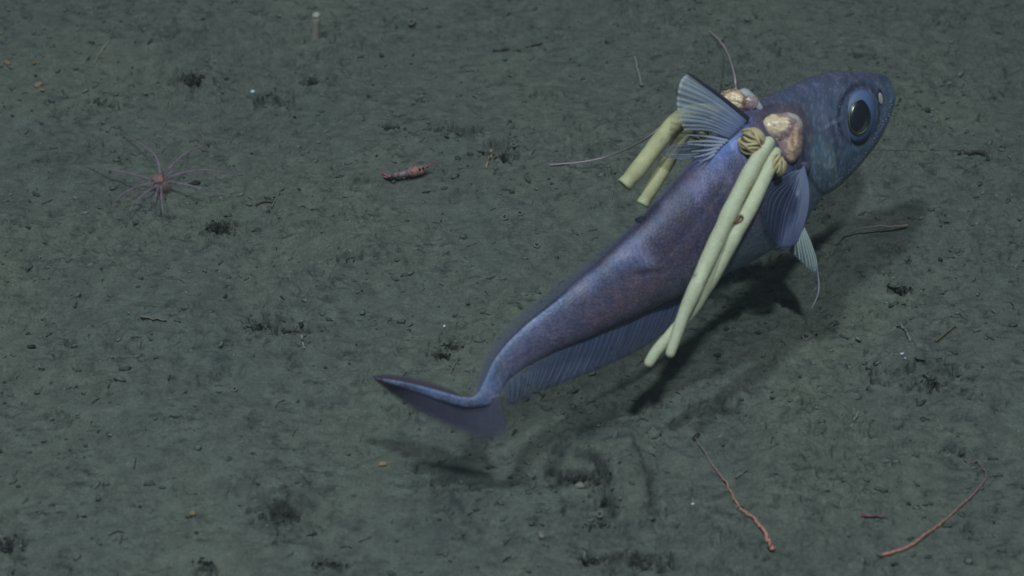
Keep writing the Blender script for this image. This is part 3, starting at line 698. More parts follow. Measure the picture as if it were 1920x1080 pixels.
fl = cr([(1480, 462), (1466, 464), (1456, 468), (1449, 467)], 10); part('filament', *tube([at_depth(x, y, dv+.002) for x, y in fl], np.linspace(.0006, .0013, 10), 6), mat('filament_tip', A(112, 130, 150), rough=.4), vf, fish_L)
# the far pectoral shows through below the torn fan as a sliver of blue
pz = near_depth(bxy, back, 1290, 290)+.016
fin('pectoral_fin', [[at_depth(1320, 262, pz), at_depth(1290, 268, pz), at_depth(1262, 270, pz)], [at_depth(1320, 280, pz), at_depth(1288, 286, pz), at_depth(1240, 284, pz)], [at_depth(1318, 296, pz), at_depth(1284, 298, pz), at_depth(1250, 297, pz)]],
    M_FIN('far_pectoral_skin'), 20, 10, alpha=lambda u, v: .8-.5*v, col=lambda u, v: np.ones(u.shape+(3,))*A(56, 70, 88), ray_n=7, ray_r=(.0005, .0002))

# ------------------------------------------------------------------ THE PARASITES
M_SAC = mat('egg_sac', attr='col', rough=.62, spec=.3, sss=.15, noise=[(45, .08, 3), (160, .08, 4), (900, .12, 2)], bump=[(120, .3, .002), (700, .5, .0007)])
M_TRUNK = mat('parasite_trunk', attr='col', rough=.27, spec=.5, sss=.2, coat=.25, noise=[(420, .10, 4)], bump=[(180, .35, .002), (600, .25, .0008)])
M_STRAND = mat('parasite_strand', attr='col', rough=.5, spec=.4, noise=[(500, .12, 3)])
def trunk(c, lobes, m, ex, ey, ez, seed, colf, amp=.10):
    """lobes: (offset px x, y, z, rx, ry, rz) in the local frame; star-shaped smooth union"""
    d, F_ = ico(6); R = np.zeros(len(d)); W = np.zeros(len(d))
    rs = []
    for (ox, oy, oz, rx, ry, rz) in lobes:
        o = np.array([ox, oy, oz]); q = np.array([rx, ry, rz]); a = ((d/q)**2).sum(1); b = -2*((d*o)/(q*q)).sum(1); cc = ((o/q)**2).sum()-1
        disc = np.maximum(b*b-4*a*cc, 0); rs.append(np.where(b*b-4*a*cc > 0, (-b+np.sqrt(disc))/(2*a), 1.0))
    rs = np.array(rs); k = .35; R = rs.max(0)*.8+.2*np.log(np.exp(rs*k).sum(0))/k
    R *= 1+amp*n3(d, 2.3, seed)+amp*.5*n3(d, 5.5, seed+1)+amp*.25*n3(d, 12, seed+2)
    Vl = d*R[:, None]; Vw = c+m*(Vl[:, :1]*ex+Vl[:, 1:2]*ey+Vl[:, 2:]*ez)
    return Vw, F_, colf(Vl, d)
def view_frame(p):
    z = (CAM-p)/np.linalg.norm(CAM-p); x = RIGHT-z*np.dot(RIGHT, z); x /= np.linalg.norm(x); return x, np.cross(z, x), z
def strand_ball(parent, L, px, py, d, r, n, seed, squash=(1, 1), pole=(.8, -.45, .25)):
    """a skein of short cords: each runs over the ball from the root pole to the far pole"""
    rg = random.Random(seed); c = at_depth(px, py, d); ex, ey, ez = view_frame(c); m = pxm(d)
    cb = blob(c, (r*.80*m*squash[0], r*.80*m*squash[1], r*.80*m), 3, .1, 2, seed)
    core = part('tuft', *cb, M_STRAND, parent, L, attrs={'col': np.tile(A(92, 88, 62), (len(cb[0]), 1))})
    P = np.array(pole); P /= np.linalg.norm(P); a = np.cross(P, [0.2, 0.1, 1]); a /= np.linalg.norm(a); b = np.cross(P, a)
    for q in range(n):
        az = 2*math.pi*q/n+rg.gauss(0, .12); l0 = rg.uniform(-1.25, -.35); l1 = rg.uniform(.45, 1.3); tw = rg.gauss(0, .35); lv = rg.choice((.88, .94, 1.0)); pts = []
        for t in np.linspace(0, 1, 12):
            la = l0+(l1-l0)*t; an = az+tw*(t-.5)+.10*math.sin(t*5+q)
            v = (P*math.sin(la)+(a*math.cos(an)+b*math.sin(an))*math.cos(la))*r*(lv-.06*abs(t-.5))
            pts.append(c+m*(v[0]*squash[0]*ex+v[1]*squash[1]*ey+v[2]*ez))
        Vs, Fs = tube(pts, r*.125*rg.uniform(.85, 1.15)*m*np.array([.6, .85, 1, 1, 1, 1, 1, 1, 1, 1, .85, .6]), 7); tone = rg.uniform(.82, 1.15)
        part('strand', Vs, Fs, M_STRAND, core, L, attrs={'col': np.tile(np.clip(A(146, 148, 116)*tone, 0, .8), (len(Vs), 1))})
    return core
def sac(parent, L, pts, name='egg_sac', marks=(), col=(150, 168, 146), flat=False, tint=None, label=None, smooth=.05):
    """pts: (px, py, depth, radius px)"""
    q = cr([(x, y, 0, d, r) for x, y, d, r in pts], 56); path = np.array([at_depth(a[0], a[1], a[3]) for a in q])
    wob = 1+smooth*np.sin(np.arange(56)*.55+len(pts))*.5+smooth*vnoise(np.arange(56)*.31, np.zeros(56)+len(pts), 5)
    rad = np.array([a[4]*pxm(a[3]) for a in q])*wob
    Vs, Fs = tube(path, rad, 20, flat_end=flat)
    X, Y = project(Vs); cc = np.tile(A(*col), (len(Vs), 1))
    cc *= (1+.05*n3(Vs, 60, 2)+.04*n3(Vs, 240, 3))[:, None]
    if tint is not None:
        w = tint(X, Y)[:, None]; cc = cc*(1-w)+A(140, 168, 142)*w
    ezc = (CAM-Vs); ezc /= np.linalg.norm(ezc, axis=1)[:, None]
    mr_ = random.Random(len(pts)+int(pts[0][0])); ks = [mr_.randrange(6, 52) for _ in range(26)]
    marks = list(marks)+[(q[k][0]+mr_.gauss(0, .5)*q[k][4], q[k][1]+mr_.gauss(0, .3)*q[k][4], mr_.uniform(.8, 2.6), mr_.uniform(.8, 3), mr_.uniform(0, 3), (112, 122, 100), mr_.uniform(.15, .5)) for k in ks]
    for (mx, my, rx, ry, rot, mc, st_) in marks:
        c, s = math.cos(rot), math.sin(rot); u = (c*(X-mx)+s*(Y-my))/rx; v = (-s*(X-mx)+c*(Y-my))/ry; w = np.clip(1.5-np.hypot(u, v)*1.3, 0, 1)*st_
        cc = cc*(1-w[:, None])+A(*mc)*w[:, None]
    o = part(name, Vs, Fs, M_SAC, parent, L, attrs={'col': np.clip(cc, .01, .84)})
    if label: o['label'] = label
    return o

# --- near parasite, on the flank facing us
pc = surf(1466, 252, .0); pL = pc.copy(); npar = empty('parasite', pL)
tag(npar, 'orange pink parasite on the near flank with two long whole pale egg strings', 'parasite')
ex, ey, ez = view_frame(pc); m = pxm(depth_of(pc))
def tcol_near(Vl, d):
    x, y = Vl[:, 0], Vl[:, 1]; nn = n3(d, 3.1, 41); n2 = n3(d, 9, 44)
    c = np.tile(A(132, 118, 118), (len(d), 1))
    a = np.clip(6*(1-np.hypot((x+8)/27, (y-15)/18))+2.2*nn+1.6*n2+.8, 0, 1); c = c*(1-a[:, None])+A(184, 170, 144)*a[:, None]
    a = np.clip(5*(1-np.hypot((x-22)/13, (y+14)/30))+2.6*nn+1.8*n2+.2, 0, 1); c = c*(1-a[:, None])+A(166, 156, 134)*a[:, None]
    a = np.clip(2.5*(1-seg_dist(x, y, [(20, 26), (14, 6), (2, -4)])/10)+.7*n2-.5, 0, 1)*.75; c = c*(1-a[:, None])+A(100, 88, 92)*a[:, None]
    a = np.clip(1.6*(1-np.hypot((x-20)/5, (y+12)/13))+.5*n2, 0, 1)*.7; c = c*(1-a[:, None])+A(104, 80, 74)*a[:, None]
    a = np.clip(1.5*(1-np.hypot((x+14)/4, (y-16)/4)), 0, 1)*.8; c = c*(1-a[:, None])+A(126, 92, 92)*a[:, None]
    a = np.clip(2*(1-seg_dist(x, y, [(-36, 14), (-24, 2), (-6, -4)])/6)+.4*n2, 0, 1)*.7; c = c*(1-a[:, None])+A(146, 144, 152)*a[:, None]
    a = np.clip(2*(1-seg_dist(x, y, [(14, 38), (30, 30), (35, 18)])/5), 0, 1)*.7; c = c*(1-a[:, None])+A(136, 156, 152)*a[:, None]
    a = np.clip(2*(1-seg_dist(x, y, [(6, -8), (0, -26), (10, -44)])/9)+.4*n2, 0, 1)*.6; c = c*(1-a[:, None])+A(144, 132, 134)*a[:, None]
    return np.clip(c, .01, .8)
Vt, Ft, Ct = trunk(pc, [(-8, 13, 2, 38, 25, 24), (15, -12, 2, 23, 40, 24), (10, 10, 4, 28, 30, 26), (2, 0, 0, 26, 24, 20)], m, ex, ey, ez, 5, tcol_near, .05)
part('trunk', Vt, Ft, M_TRUNK, npar, pL, attrs={'col': Ct})
dn = depth_of(surf(1410, 265))-.006
strand_ball(npar, pL, 1410, 264, dn, 26, 30, 11)
d2 = depth_of(surf(1450, 308))-.007
strand_ball(npar, pL, 1458, 310, d2-.004, 23, 22, 12, (.66, 1.0), (.35, .9, .1))
ds = depth_of(pc)
def zd(px, py, z): return depth_of(at_z(px, py, z))
fd = lambda px, py, r, off: (depth_of(hit(px, py)[0]) if hit(px, py)[0] is not None else 9)-r*pxm(ds)-off
SA = [(1441, 268, ds-.022, 12), (1430, 283, ds-.026, 14.5), (1405, 326, ds-.032, 15), (1378, 378, ds-.037, 15.5), (1350, 438, ds-.042, 15.5), (1324, 495, ds-.046, 15), (1302, 545, ds-.049, 14), (1281, 592, ds-.051, 12.5), (1267, 632, ds-.052, 11), (1257, 662, ds-.053, 9.5)]
SB = [(1455, 286, ds-.021, 10.5), (1447, 303, ds-.025, 13.5), (1428, 344, ds-.030, 14), (1407, 388, ds-.034, 15), (1382, 432, ds-.037, 15), (1353, 486, ds-.038, 14.5), (1326, 536, ds-.038, 13), (1297, 582, ds-.038, 11.5), (1262, 622, ds-.040, 11), (1232, 657, ds-.042, 11), (1217, 680, ds-.043, 9.5)]
sac(npar, pL, SA, marks=[(1303, 518, 3.6, 6.5, -.2, (96, 98, 76), .9), (1306, 538, 3, 7, .2, (128, 134, 104), .7), (1418, 303, 2.5, 2.5, 0, (140, 140, 120), .7), (1340, 422, 30, 2, 0, (150, 158, 132), .25)])
sbB = sac(npar, pL, SB, marks=[(1386, 411, 7, 5, .4, (120, 104, 82), .7), (1376, 421, 9, 3.4, -.75, (82, 70, 58), .95), (1388, 407, 3, 3.4, 0, (70, 60, 52), .9), (1353, 434, 3, 3, 0, (120, 118, 92), .8), (1357, 470, 2, 2, 0, (120, 118, 92), .6)])
# a little wrinkled scab ring standing on the second string
qd = ds-.0345-.0155*1.0
lp = cr([(1367, 427), (1374, 418), (1383, 412), (1388, 404), (1393, 408), (1389, 415), (1381, 418)], 26)
part('scab', *tube([at_depth(x, y, ds-.0362-15.3*m*math.sqrt(max(.15, 1-((x-1383)*.85+(y-415)*.5)**2/15**2))) for x, y in lp], .0007, 6), mat('scab_brown', A(92, 78, 62), rough=.8), sbB, pL)

# --- far parasite, behind the nape
fdp = near_depth(bxy, back, 1400, 218)+.012
fc = at_depth(1382, 192, fdp); fL = fc.copy(); fpar = empty('parasite', fL)
tag(fpar, 'parasite behind the nape of the fish with two yellow broken off egg strings', 'parasite')
ex, ey, ez = view_frame(fc)
def tcol_far(Vl, d):
    x, y = Vl[:, 0], Vl[:, 1]; nn = n3(d, 3.1, 51); n2 = n3(d, 9, 54); c = np.tile(A(112, 100, 90), (len(d), 1))
    a = np.clip(6*(1-np.hypot((x+8)/24, (y-6)/17))+2.4*nn+1.8*n2+.8, 0, 1); c = c*(1-a[:, None])+A(176, 162, 136)*a[:, None]
    a = np.clip((x-17)/6+.5*n2, 0, 1)*.8; c = c*(1-a[:, None])+A(128, 124, 132)*a[:, None]
    a = np.clip(2.2*(1-seg_dist(x, y, [(12, -4), (16, 14)])/5)+.5*n2, 0, 1)*.8; c = c*(1-a[:, None])+A(88, 72, 64)*a[:, None]
    return np.clip(c, .01, .8)
Vt, Ft, Ct = trunk(fc, [(-6, 0, 0, 34, 25, 24), (18, 0, 0, 24, 18, 18)], pxm(fdp), ex, ey, ez, 15, tcol_far, .07)
part('trunk', Vt, Ft, M_TRUNK, fpar, fL, attrs={'col': Ct})
part('trunk_tip', *tube([at_depth(x, y, fdp-.002) for x, y in cr([(1396, 178), (1408, 186), (1424, 202)], 8)], np.linspace(.0050, .0026, 8), 10), mat('pale_tip', A(126, 140, 150), rough=.5, spec=.4, noise=(300, .2, 3)), fpar, fL)
strand_ball(fpar, fL, 1334, 222, fdp+.004, 22, 22, 21, (1.3, .9))
strand_ball(fpar, fL, 1312, 248, fdp+.010, 18, 16, 22, (1.2, .9))
yc = (142, 154, 120)
tipt = lambda x0, y0: (lambda X, Y: np.clip(1-np.hypot(X-x0, Y-y0)/26, 0, 1)*.6)
sac(fpar, fL, [(1345, 206, fdp-.001, 13), (1315, 208, fdp-.003, 15), (1290, 214, fdp-.005, 16), (1268, 228, fdp-.006, 16.5), (1245, 254, fdp-.008, 16.5), (1222, 284, fdp-.009, 16.5), (1196, 318, fdp-.010, 16), (1170, 347, fdp-.011, 14.5)], flat=True, col=yc, tint=tipt(1166, 350))
sac(fpar, fL, [(1345, 222, fdp+.006, 11), (1310, 232, fdp+.006, 12.5), (1288, 244, fdp+.004, 13.5), (1272, 268, fdp+.002, 13.5), (1254, 300, fdp+.001, 13.5), (1234, 334, fdp, 13.5), (1215, 364, fdp-.001, 13), (1204, 383, fdp-.001, 12.5)], flat=True, col=yc, tint=tipt(1202, 386))

# ------------------------------------------------------------------ small animals and litter on the mud
def strand_on(pts, n, radius, hfun=None):
    q = cr(pts, n); out = []
    for i, (x, y) in enumerate(q):
        t = i/(n-1); h = hfun(t) if hfun else radius
        out.append(ground(x, y, h))
    out = np.array(out); tt_ = np.linspace(0, 1, n); out[:, 2] = np.polyval(np.polyfit(tt_, out[:, 2], 4), tt_)+.0010; return out
def tone_tube(name, pts, n, r0, r1, c0, c1, label, cat, hfun=None, group=None, rings=0, alpha=None, rough=.5):
    path = strand_on(pts, n, max(r0, r1)*.6, hfun); rad = np.linspace(r0, r1, n)
    if rings: rad = rad*(1+.07*np.sin(np.arange(n)*2.1))
    Vs, Fs = tube(path, rad, 8); u = np.clip(np.linspace(-.02, 1.02, len(Vs)), 0, 1)[:, None]; cc = A(*c0)*(1-u)+A(*c1)*u
    if rings: cc = cc*(1+.15*np.sin(np.linspace(0, n*1.6, len(Vs))))[:, None]
    o = single(name, Vs, Fs, mat(name+'_skin', attr='col', rough=rough, spec=.35, noise=(400, .15, 3), alpha=alpha), path[n//2], attrs={'col': np.clip(cc, 0, .85)})
    return tag(o, label, cat, group)
# red sea-whip like worms, lower right
tone_tube('worm', [(1449, 1033), (1436, 1006), (1421, 982), (1398, 962), (1381, 944), (1366, 916), (1350, 893), (1333, 868), (1318, 845), (1304, 824)], 90, .0013, .0004, (150, 110, 104), (92, 90, 92), 'thin coral red worm pointing up left in the lower right corner area', 'worm', group='red worms on the mud', rings=1)
tone_tube('worm', [(1655, 1042), (1682, 1034), (1708, 1024), (1735, 1004), (1765, 981), (1795, 955), (1824, 929), (1843, 906), (1849, 892), (1844, 878), (1830, 868), (1806, 866)], 100, .0011, .00035, (146, 106, 100), (88, 88, 90), 'coral red worm with hooked thin end at lower right', 'worm', group='red worms on the mud', rings=1)
tone_tube('worm_fragment', [(1617, 968), (1632, 968), (1645, 969), (1662, 971)], 14, .0016, .0006, (98, 70, 78), (76, 76, 88), 'short dull red worm fragment left of the hooked red worm', 'worm')
# lilac threads by the far parasite
def thread(pts, label):
    q = cr([(x, y, 0, d) for x, y, d in pts], 50); path = np.array([at_depth(a[0], a[1], a[3]) for a in q])
    o = single('thread', *tube(path, np.linspace(.0008, .0006, 50), 6), mat('lilac_thread', A(142, 140, 152), rough=.5, alpha=.9), path[0]); return tag(o, label, 'thread', 'lilac threads by the fish')
gd = lambda x, y: depth_of(ground(x, y, .002))
thread([(1380, 170, fdp+.002), (1377, 140, fdp+.03), (1366, 105, gd(1366, 105)-.05), (1353, 80, gd(1353, 80)-.02), (1330, 58, gd(1330, 58))], 'thin lilac thread curving upward from the parasite behind the nape')
thread([(1272, 208, fdp+.004), (1245, 233, fdp+.02), (1205, 264, fdp+.05), (1150, 290, gd(1150, 290)-.03), (1095, 303, gd(1095, 303)-.012), (1032, 309, gd(1032, 309))], 'long thin lilac thread sweeping left to the mud from the broken egg strings')
tone_tube('stalk', [(1570, 458), (1584, 443), (1604, 432), (1640, 427), (1672, 426), (1700, 425)], 40, .0004, .0012, (74, 74, 70), (112, 108, 104), 'pale curved stalk lying in the shadow right of the fish', 'stalk', hfun=lambda t: .002+.006*math.sin(t*3))

# anemone
ac = ground(303, 338, .012); an = empty('anemone', ground(303, 342)); aL = np.array(an.location)
tag(an, 'pale pink anemone with long thin spread tentacles on the mud', 'anemone')
M_AN = mat('anemone_skin', A(118, 102, 104), rough=.5, alpha=.35, noise=[(120, .3, 4)]); M_TEN = mat('tentacle_skin', A(116, 108, 128), rough=.4, alpha=.36, noise=[(60, .2, 2)])
part('column', *blob(ac-[0, 0, .004], (.0075, .0070, .0085), 3, .25, 2.2, 3), M_AN, an, aL)
part('mouth_disc', *blob(ac+[-.002, -.002, .003], (.0052, .005, .0036), 3, .3, 2.5, 8), mat('anemone_mouth', A(124, 98, 98), rough=.5, alpha=.45, noise=[(200, .3, 3)]), an, aL)
ARMS = [[(315, 328), (330, 304), (352, 284), (382, 270), (372, 240)], [(318, 332), (350, 322), (388, 318), (415, 322), (455, 326)], [(316, 340), (350, 346), (385, 356), (420, 366)], [(292, 338), (268, 332), (235, 323), (205, 318), (160, 312)],
        [(290, 343), (262, 348), (232, 362), (212, 382), (200, 402)], [(294, 348), (272, 362), (254, 380), (238, 402)], [(302, 350), (303, 372), (305, 395), (305, 425)], [(297, 350), (292, 368), (290, 385), (288, 400)],
        [(300, 324), (296, 302), (285, 285), (262, 268), (225, 250)], [(310, 326), (324, 308), (340, 296), (355, 286)]]
for k, a in enumerate(ARMS):
    q = cr(a, 18); pth = [ground(x, y, .010*(1-(i/17))+.012*math.sin(math.pi*min(1, i/17*1.05))+.001) for i, (x, y) in enumerate(q)]
    part('tentacle', *tube(pth, np.linspace(.0014, .0004, 18), 7), M_TEN, an, aL)

# shrimp
sh = empty('shrimp', ground(768, 328)); sL = np.array(sh.location); tag(sh, 'small pinkish red shrimp lying on the mud left of the fish', 'shrimp')
M_SH = mat('shrimp_shell', attr='col', rough=.4, spec=.45, noise=[(500, .18, 3)])
q = cr([(728, 331), (738, 329), (752, 327), (766, 324), (778, 321), (790, 319), (800, 317)], 34); n = len(q)
pth = np.array([ground(x, y, .0058+.001*math.sin(i/33*3)) for i, (x, y) in enumerate(q)])
rad = np.interp(np.linspace(0, 1, n), [0, .15, .5, .62, .85, 1], [.0012, .0022, .0031, .0044, .0040, .0014])*(1+.10*np.where(np.linspace(0, 1, n) < .6, np.sin(np.arange(n)*1.4), 0))
Vs, Fs = tube(pth, rad, 12); X, _ = project(Vs); f = np.clip((X-728)/72, 0, 1)
cc = np.where((f > .55)[:, None], A(116, 92, 94), A(100, 88, 96))*(1+.25*np.sin(f*38))[:, None]
part('body', Vs, Fs, M_SH, sh, sL, attrs={'col': np.clip(cc, 0, .8)})
red = mat('shrimp_red', A(104, 76, 80), rough=.4)
part('tail_fan', *join([blob(ground(724+2*k, 329+3*k, .005), (.0040, .0014, .0007), 2, .1, 2, k, rotm(0, .1, .3*k-.4)) for k in (-1, 0, 1)]), red, sh, sL)
for s in (-1, 1): part('eye', *blob(ground(790+3*s, 317-1*s, .0092), (.0012,)*3, 2, 0), mat('shrimp_eye', (.02, .01, .02), rough=.15), sh, sL)
for k in range(5): part('leg', *tube([ground(764+7*k, 326-1.2*k, .004), ground(766+7*k, 330-1.2*k, .0045), ground(763+7*k, 335-1.2*k, .0005)], [.0006, .0005, .0003], 5), red, sh, sL)
for s in (0, 1): part('antenna', *tube([ground(x, y, h) for x, y, h in cr([(799, 316, .0055), (806, 311-3*s, .008), (812+5*s, 306+4*s, .006), (822+4*s, 308+7*s, .002)], 10)], np.linspace(.0005, .0002, 10), 5), red, sh, sL)
part('rostrum', *tube([ground(796, 315, .0075), ground(803, 311, .0095), ground(807, 309, .0105)], [.0013, .0008, .0003], 6), red, sh, sL)

# upright pale tube, top left of centre
tb_ = ground(591, 72); te = empty('tube', tb_); tag(te, 'upright pale grey tube with whitish top standing in the mud near upper edge', 'tube')
tp = [tb_+np.array([.0005*k, .0, .0040*k-.002]) for k in range(7)]; tpz = np.array(tp)
part('shaft', *tube(tpz, .0038*np.array([1.1, 1.05, 1, .98, 1, 1.02, 1.05]), 14), mat('tube_grey', A(120, 128, 120), rough=.7, noise=[(250, .2, 4)]), te, tb_)
part('rim', *blob(tpz[-1]+[0, 0, .0035], (.0040, .0040, .0026), 2, .15, 3, 2), mat('tube_white', A(128, 140, 132), rough=.6, noise=[(400, .2, 3)]), te, tb_)

# ring mouths of buried worm tubes
RM = mat('tube_ring', A(82, 92, 88), rough=.9, noise=[(500, .2, 3)]); HM = mat('tube_hole', (.035, .035, .037), rough=1)
def ring_mesh():
    V, F = [], []
    n, k = 18, 8
    for i in range(n):
        a = 2*math.pi*i/n; r = 1+.14*math.sin(a*3+1)+.08*math.sin(a*5)
        for j in range(k):
            b = 2*math.pi*j/k; V.append(((r+.36*math.cos(b))*math.cos(a), (r+.36*math.cos(b))*math.sin(a), .40*math.sin(b)+.2))
    for i in range(n):
        for j in range(k): F.append((i*k+j, ((i+1) % n)*k+j, ((i+1) % n)*k+(j+1) % k, i*k+(j+1) % k))
    return new_mesh('rim', V, F, RM)
ringM = ring_mesh(); holeM = new_mesh('hole', *blob((0, 0, 0), (1, 1, .12), 2, 0), HM)
RINGS = [(381, 137, 5, 'ring mouth of a worm tube right above the dark hollow at upper left'), (742, 399, 6, 'round worm tube mouth on open mud left of the broken egg strings'), (946, 408, 6, 'left one of a pair of worm tube mouths left of the fish'),
         (975, 400, 5, 'right one of a pair of worm tube mouths left of the fish'), (1511, 632, 7, 'pale worm tube mouth below the pelvic fin in the shadow edge'), (440, 730, 5, 'worm tube mouth left of the tail fin tip'),
         (1124, 965, 6, 'worm tube mouth in the heaped mud below the tail'), (772, 42, 6, 'worm tube mouth near the upper edge right of the upright tube'), (1118, 36, 5, 'worm tube mouth near the upper edge, rightmost of two'), (1085, 42, 5, 'worm tube mouth near the upper edge, leftmost of two'),
         (1655, 76, 4, 'worm tube mouth near the upper edge above the fish head'), (1007, 460, 6, 'worm tube mouth directly left of the fish back'), (963, 272, 5, 'worm tube mouth right of the hollow left of the lilac thread')]
for (x, y, r, lab) in RINGS:
    p = ground(x, y); q = pxm(depth_of(p))*r; e = empty('worm_tube', p); tag(e, lab, 'worm tube', 'worm tube mouths in the mud'); e.scale = (q, q, q); e.rotation_euler = (random.gauss(0, .15), random.gauss(0, .15), random.uniform(0, 6))
    for nm, mm in (('rim', ringM), ('hole', holeM)):
        o = bpy.data.objects.new(nm, mm); COL.objects.link(o); o.parent = e

# twigs and sticks
STICKS = [([(1190, 108), (1194, 125), (1199, 145), (1203, 162)], .0013, .0015, (92, 104, 100), 'straight grey stick lying above the dorsal fin'), ([(203, 80), (190, 98), (181, 112), (176, 122)], .0006, .0005, (112, 116, 102), 'thin pale straw at upper left'),
          ([(925, 96), (955, 94), (985, 90), (1016, 82)], .0012, .0008, (52, 56, 52), 'dark twig in a groove at the upper middle'), ([(1798, 287), (1825, 288), (1843, 287), (1852, 300)], .0013, .0015, (46, 48, 46), 'dark bent twig right of the fish head'),
          ([(265, 595), (282, 598), (296, 600), (312, 602)], .0009, .0006, (90, 94, 82), 'pale yellowish straw left of the tail in the middle'), ([(480, 385), (495, 379), (510, 380)], .0008, .0006, (66, 72, 66), 'small dark twig below right of the anemone'),
          ([(912, 314), (917, 300), (924, 288)], .0009, .0006, (116, 116, 96), 'pale short straw in the hollow left of the broken egg strings'), ([(507, 393), (517, 376), (524, 362)], .0005, .0004, (92, 100, 94), 'thin grey straw right of the small dark twig'),
          ([(1690, 612), (1700, 625), (1706, 640)], .0012, .0010, (88, 102, 96), 'grey green splinter at the right middle'), ([(1632, 280), (1700, 283), (1760, 282), (1800, 283)], .0003, .0003, (84, 90, 82), 'long thin straw behind the fish chin on the right'),
          ([(1610, 775), (1600, 790), (1594, 806)], .0010, .0008, (96, 110, 104), 'pale splinter at right between shadow band and worms'), ([(1755, 640), (1775, 624), (1790, 612)], .0012, .0010, (74, 80, 70), 'greenish stub at the right edge of the mud'),
          ([(1380, 896), (1390, 890), (1400, 882)], .0006, .0005, (92, 100, 100), 'small grey straw right of the upper red worm'), ([(566, 632), (568, 645), (571, 655)], .0008, .0006, (110, 122, 112), 'pale straw under the dark hollow at left middle'),
          ([(845, 700), (853, 684), (860, 672)], .0006, .0005, (84, 90, 86), 'thin straw above the tail')]
for pts, r0, r1, c, lab in STICKS: tone_tube('twig', pts, 16, r0, r1, c, c, lab, 'twig', group='twigs and straws on the mud', rough=.9)

# granules and shell chips
GR = [(73, 160, 7, (104, 99, 82), 'orange granule at the far left, largest of the cluster', 'granule'), (80, 170, 4, (104, 98, 78), 'small orange granule just below the largest one at far left', 'granule'), (14, 119, 6, (104, 92, 70), 'brownish granule at the left edge', 'granule'),
      (64, 119, 4, (104, 90, 58), 'small orange granule above the largest one at far left', 'granule'), (718, 871, 7, (116, 110, 92), 'yellowish granule below the tail fin tip', 'granule'), (361, 964, 6, (104, 104, 86), 'dull yellowish granule at lower left', 'granule'),
      (474, 173, 5, (150, 186, 204), 'bright bluish white shell chip at upper left', 'shell chip'), (189, 271, 3, (116, 150, 146), 'tiny pale chip above the anemone', 'shell chip'), (833, 612, 2.2, (200, 214, 210), 'tiny bright white chip left of the fish tail', 'shell chip'),
      (1299, 945, 3, (170, 214, 214), 'tiny pale blue chip left of the upper red worm', 'shell chip'), (1691, 664, 3, (150, 164, 196), 'tiny bluish white chip at right, upper of two', 'shell chip'), (1697, 672, 2.2, (140, 154, 190), 'tiny bluish white chip at right, lower of two', 'shell chip'),
      (668, 89, 2.5, (130, 160, 166), 'tiny pale chip in upper middle', 'shell chip'), (1016, 1006, 6, (104, 112, 104), 'pale grey pebble at bottom middle', 'pebble'), (497, 628, 6, (118, 124, 124), 'pale pebble in the dark hollow at left middle', 'pebble'),
      (920, 285, 5, (112, 116, 100), 'pale pebble in the hollow left of the lilac thread', 'pebble'), (1087, 912, 8, (96, 104, 100), 'grey lump of mud below the tail', 'pebble'), (3, 63, 6, (84, 92, 78), 'greenish granule on the left edge', 'granule')]
for k, (x, y, r, c, lab, cat) in enumerate(GR):
    p = ground(x, y, 0); q = pxm(depth_of(p))*r; o = single(cat.replace(' ', '_'), *blob(p+[0, 0, q*.35], (q*1.2, q*.9, q*.6), 2, .35, 1.6, k+3, rotm(random.gauss(0, .3), random.gauss(0, .3), random.uniform(0, 3))), mat(cat.replace(' ', '_')+'_skin', A(*c), rough=.8, noise=[(600, .2, 3)]), p); tag(o, lab, cat)

# dark ragged litter clumps; their dark colour also stands for shade in the hollows
M_CL = mat('litter', attr='col', rough=1, spec=.1, noise=[(300, .35, 3)])
def clump(x, y, w, h, n, lab, seed, dark=.045):
    rg = random.Random(seed); base = ground(x, y); q = pxm(depth_of(base)); its, cols = [], []
    for k in range(n):
        g = ground(x+rg.gauss(0, w*.42), y+rg.gauss(0, h*.42)); r = q*rg.uniform(1.4, 4.2)
        it = blob(g+[0, 0, r*.15], (r*rg.uniform(.8, 2.0), r*rg.uniform(.5, .9), r*rg.uniform(.35, .7)), 1, .55, 1.7, seed*40+k, rotm(rg.gauss(0, .5), rg.gauss(0, .5), rg.gauss(.4, .7))); its.append(it)
        cols.append(np.tile(np.array([dark*1.02, dark, dark*.95])*rg.uniform(.45, 1.4), (len(it[0]), 1)))
    for k in range(n//3):
        x0 = x+rg.gauss(0, w*.6); y0 = y+rg.gauss(0, h*.6); a = rg.gauss(.9, .9); l = rg.uniform(5, 14)
        it = tube([ground(x0, y0, .0003), ground(x0+l*.5*math.cos(a), y0-l*.5*math.sin(a), .0022), ground(x0+l*math.cos(a), y0-l*math.sin(a), .0012)], q*.55, 5); its.append(it); cols.append(np.tile(np.array([.07, .072, .065])*rg.uniform(.5, 1.9), (len(it[0]), 1)))
    V_, F_ = join(its); o = single('shade_litter_clump', V_, F_, M_CL, base, smooth=False, attrs={'col': np.vstack(cols)}); tag(o, lab, 'litter clump', 'dark litter and shade clumps on the mud')
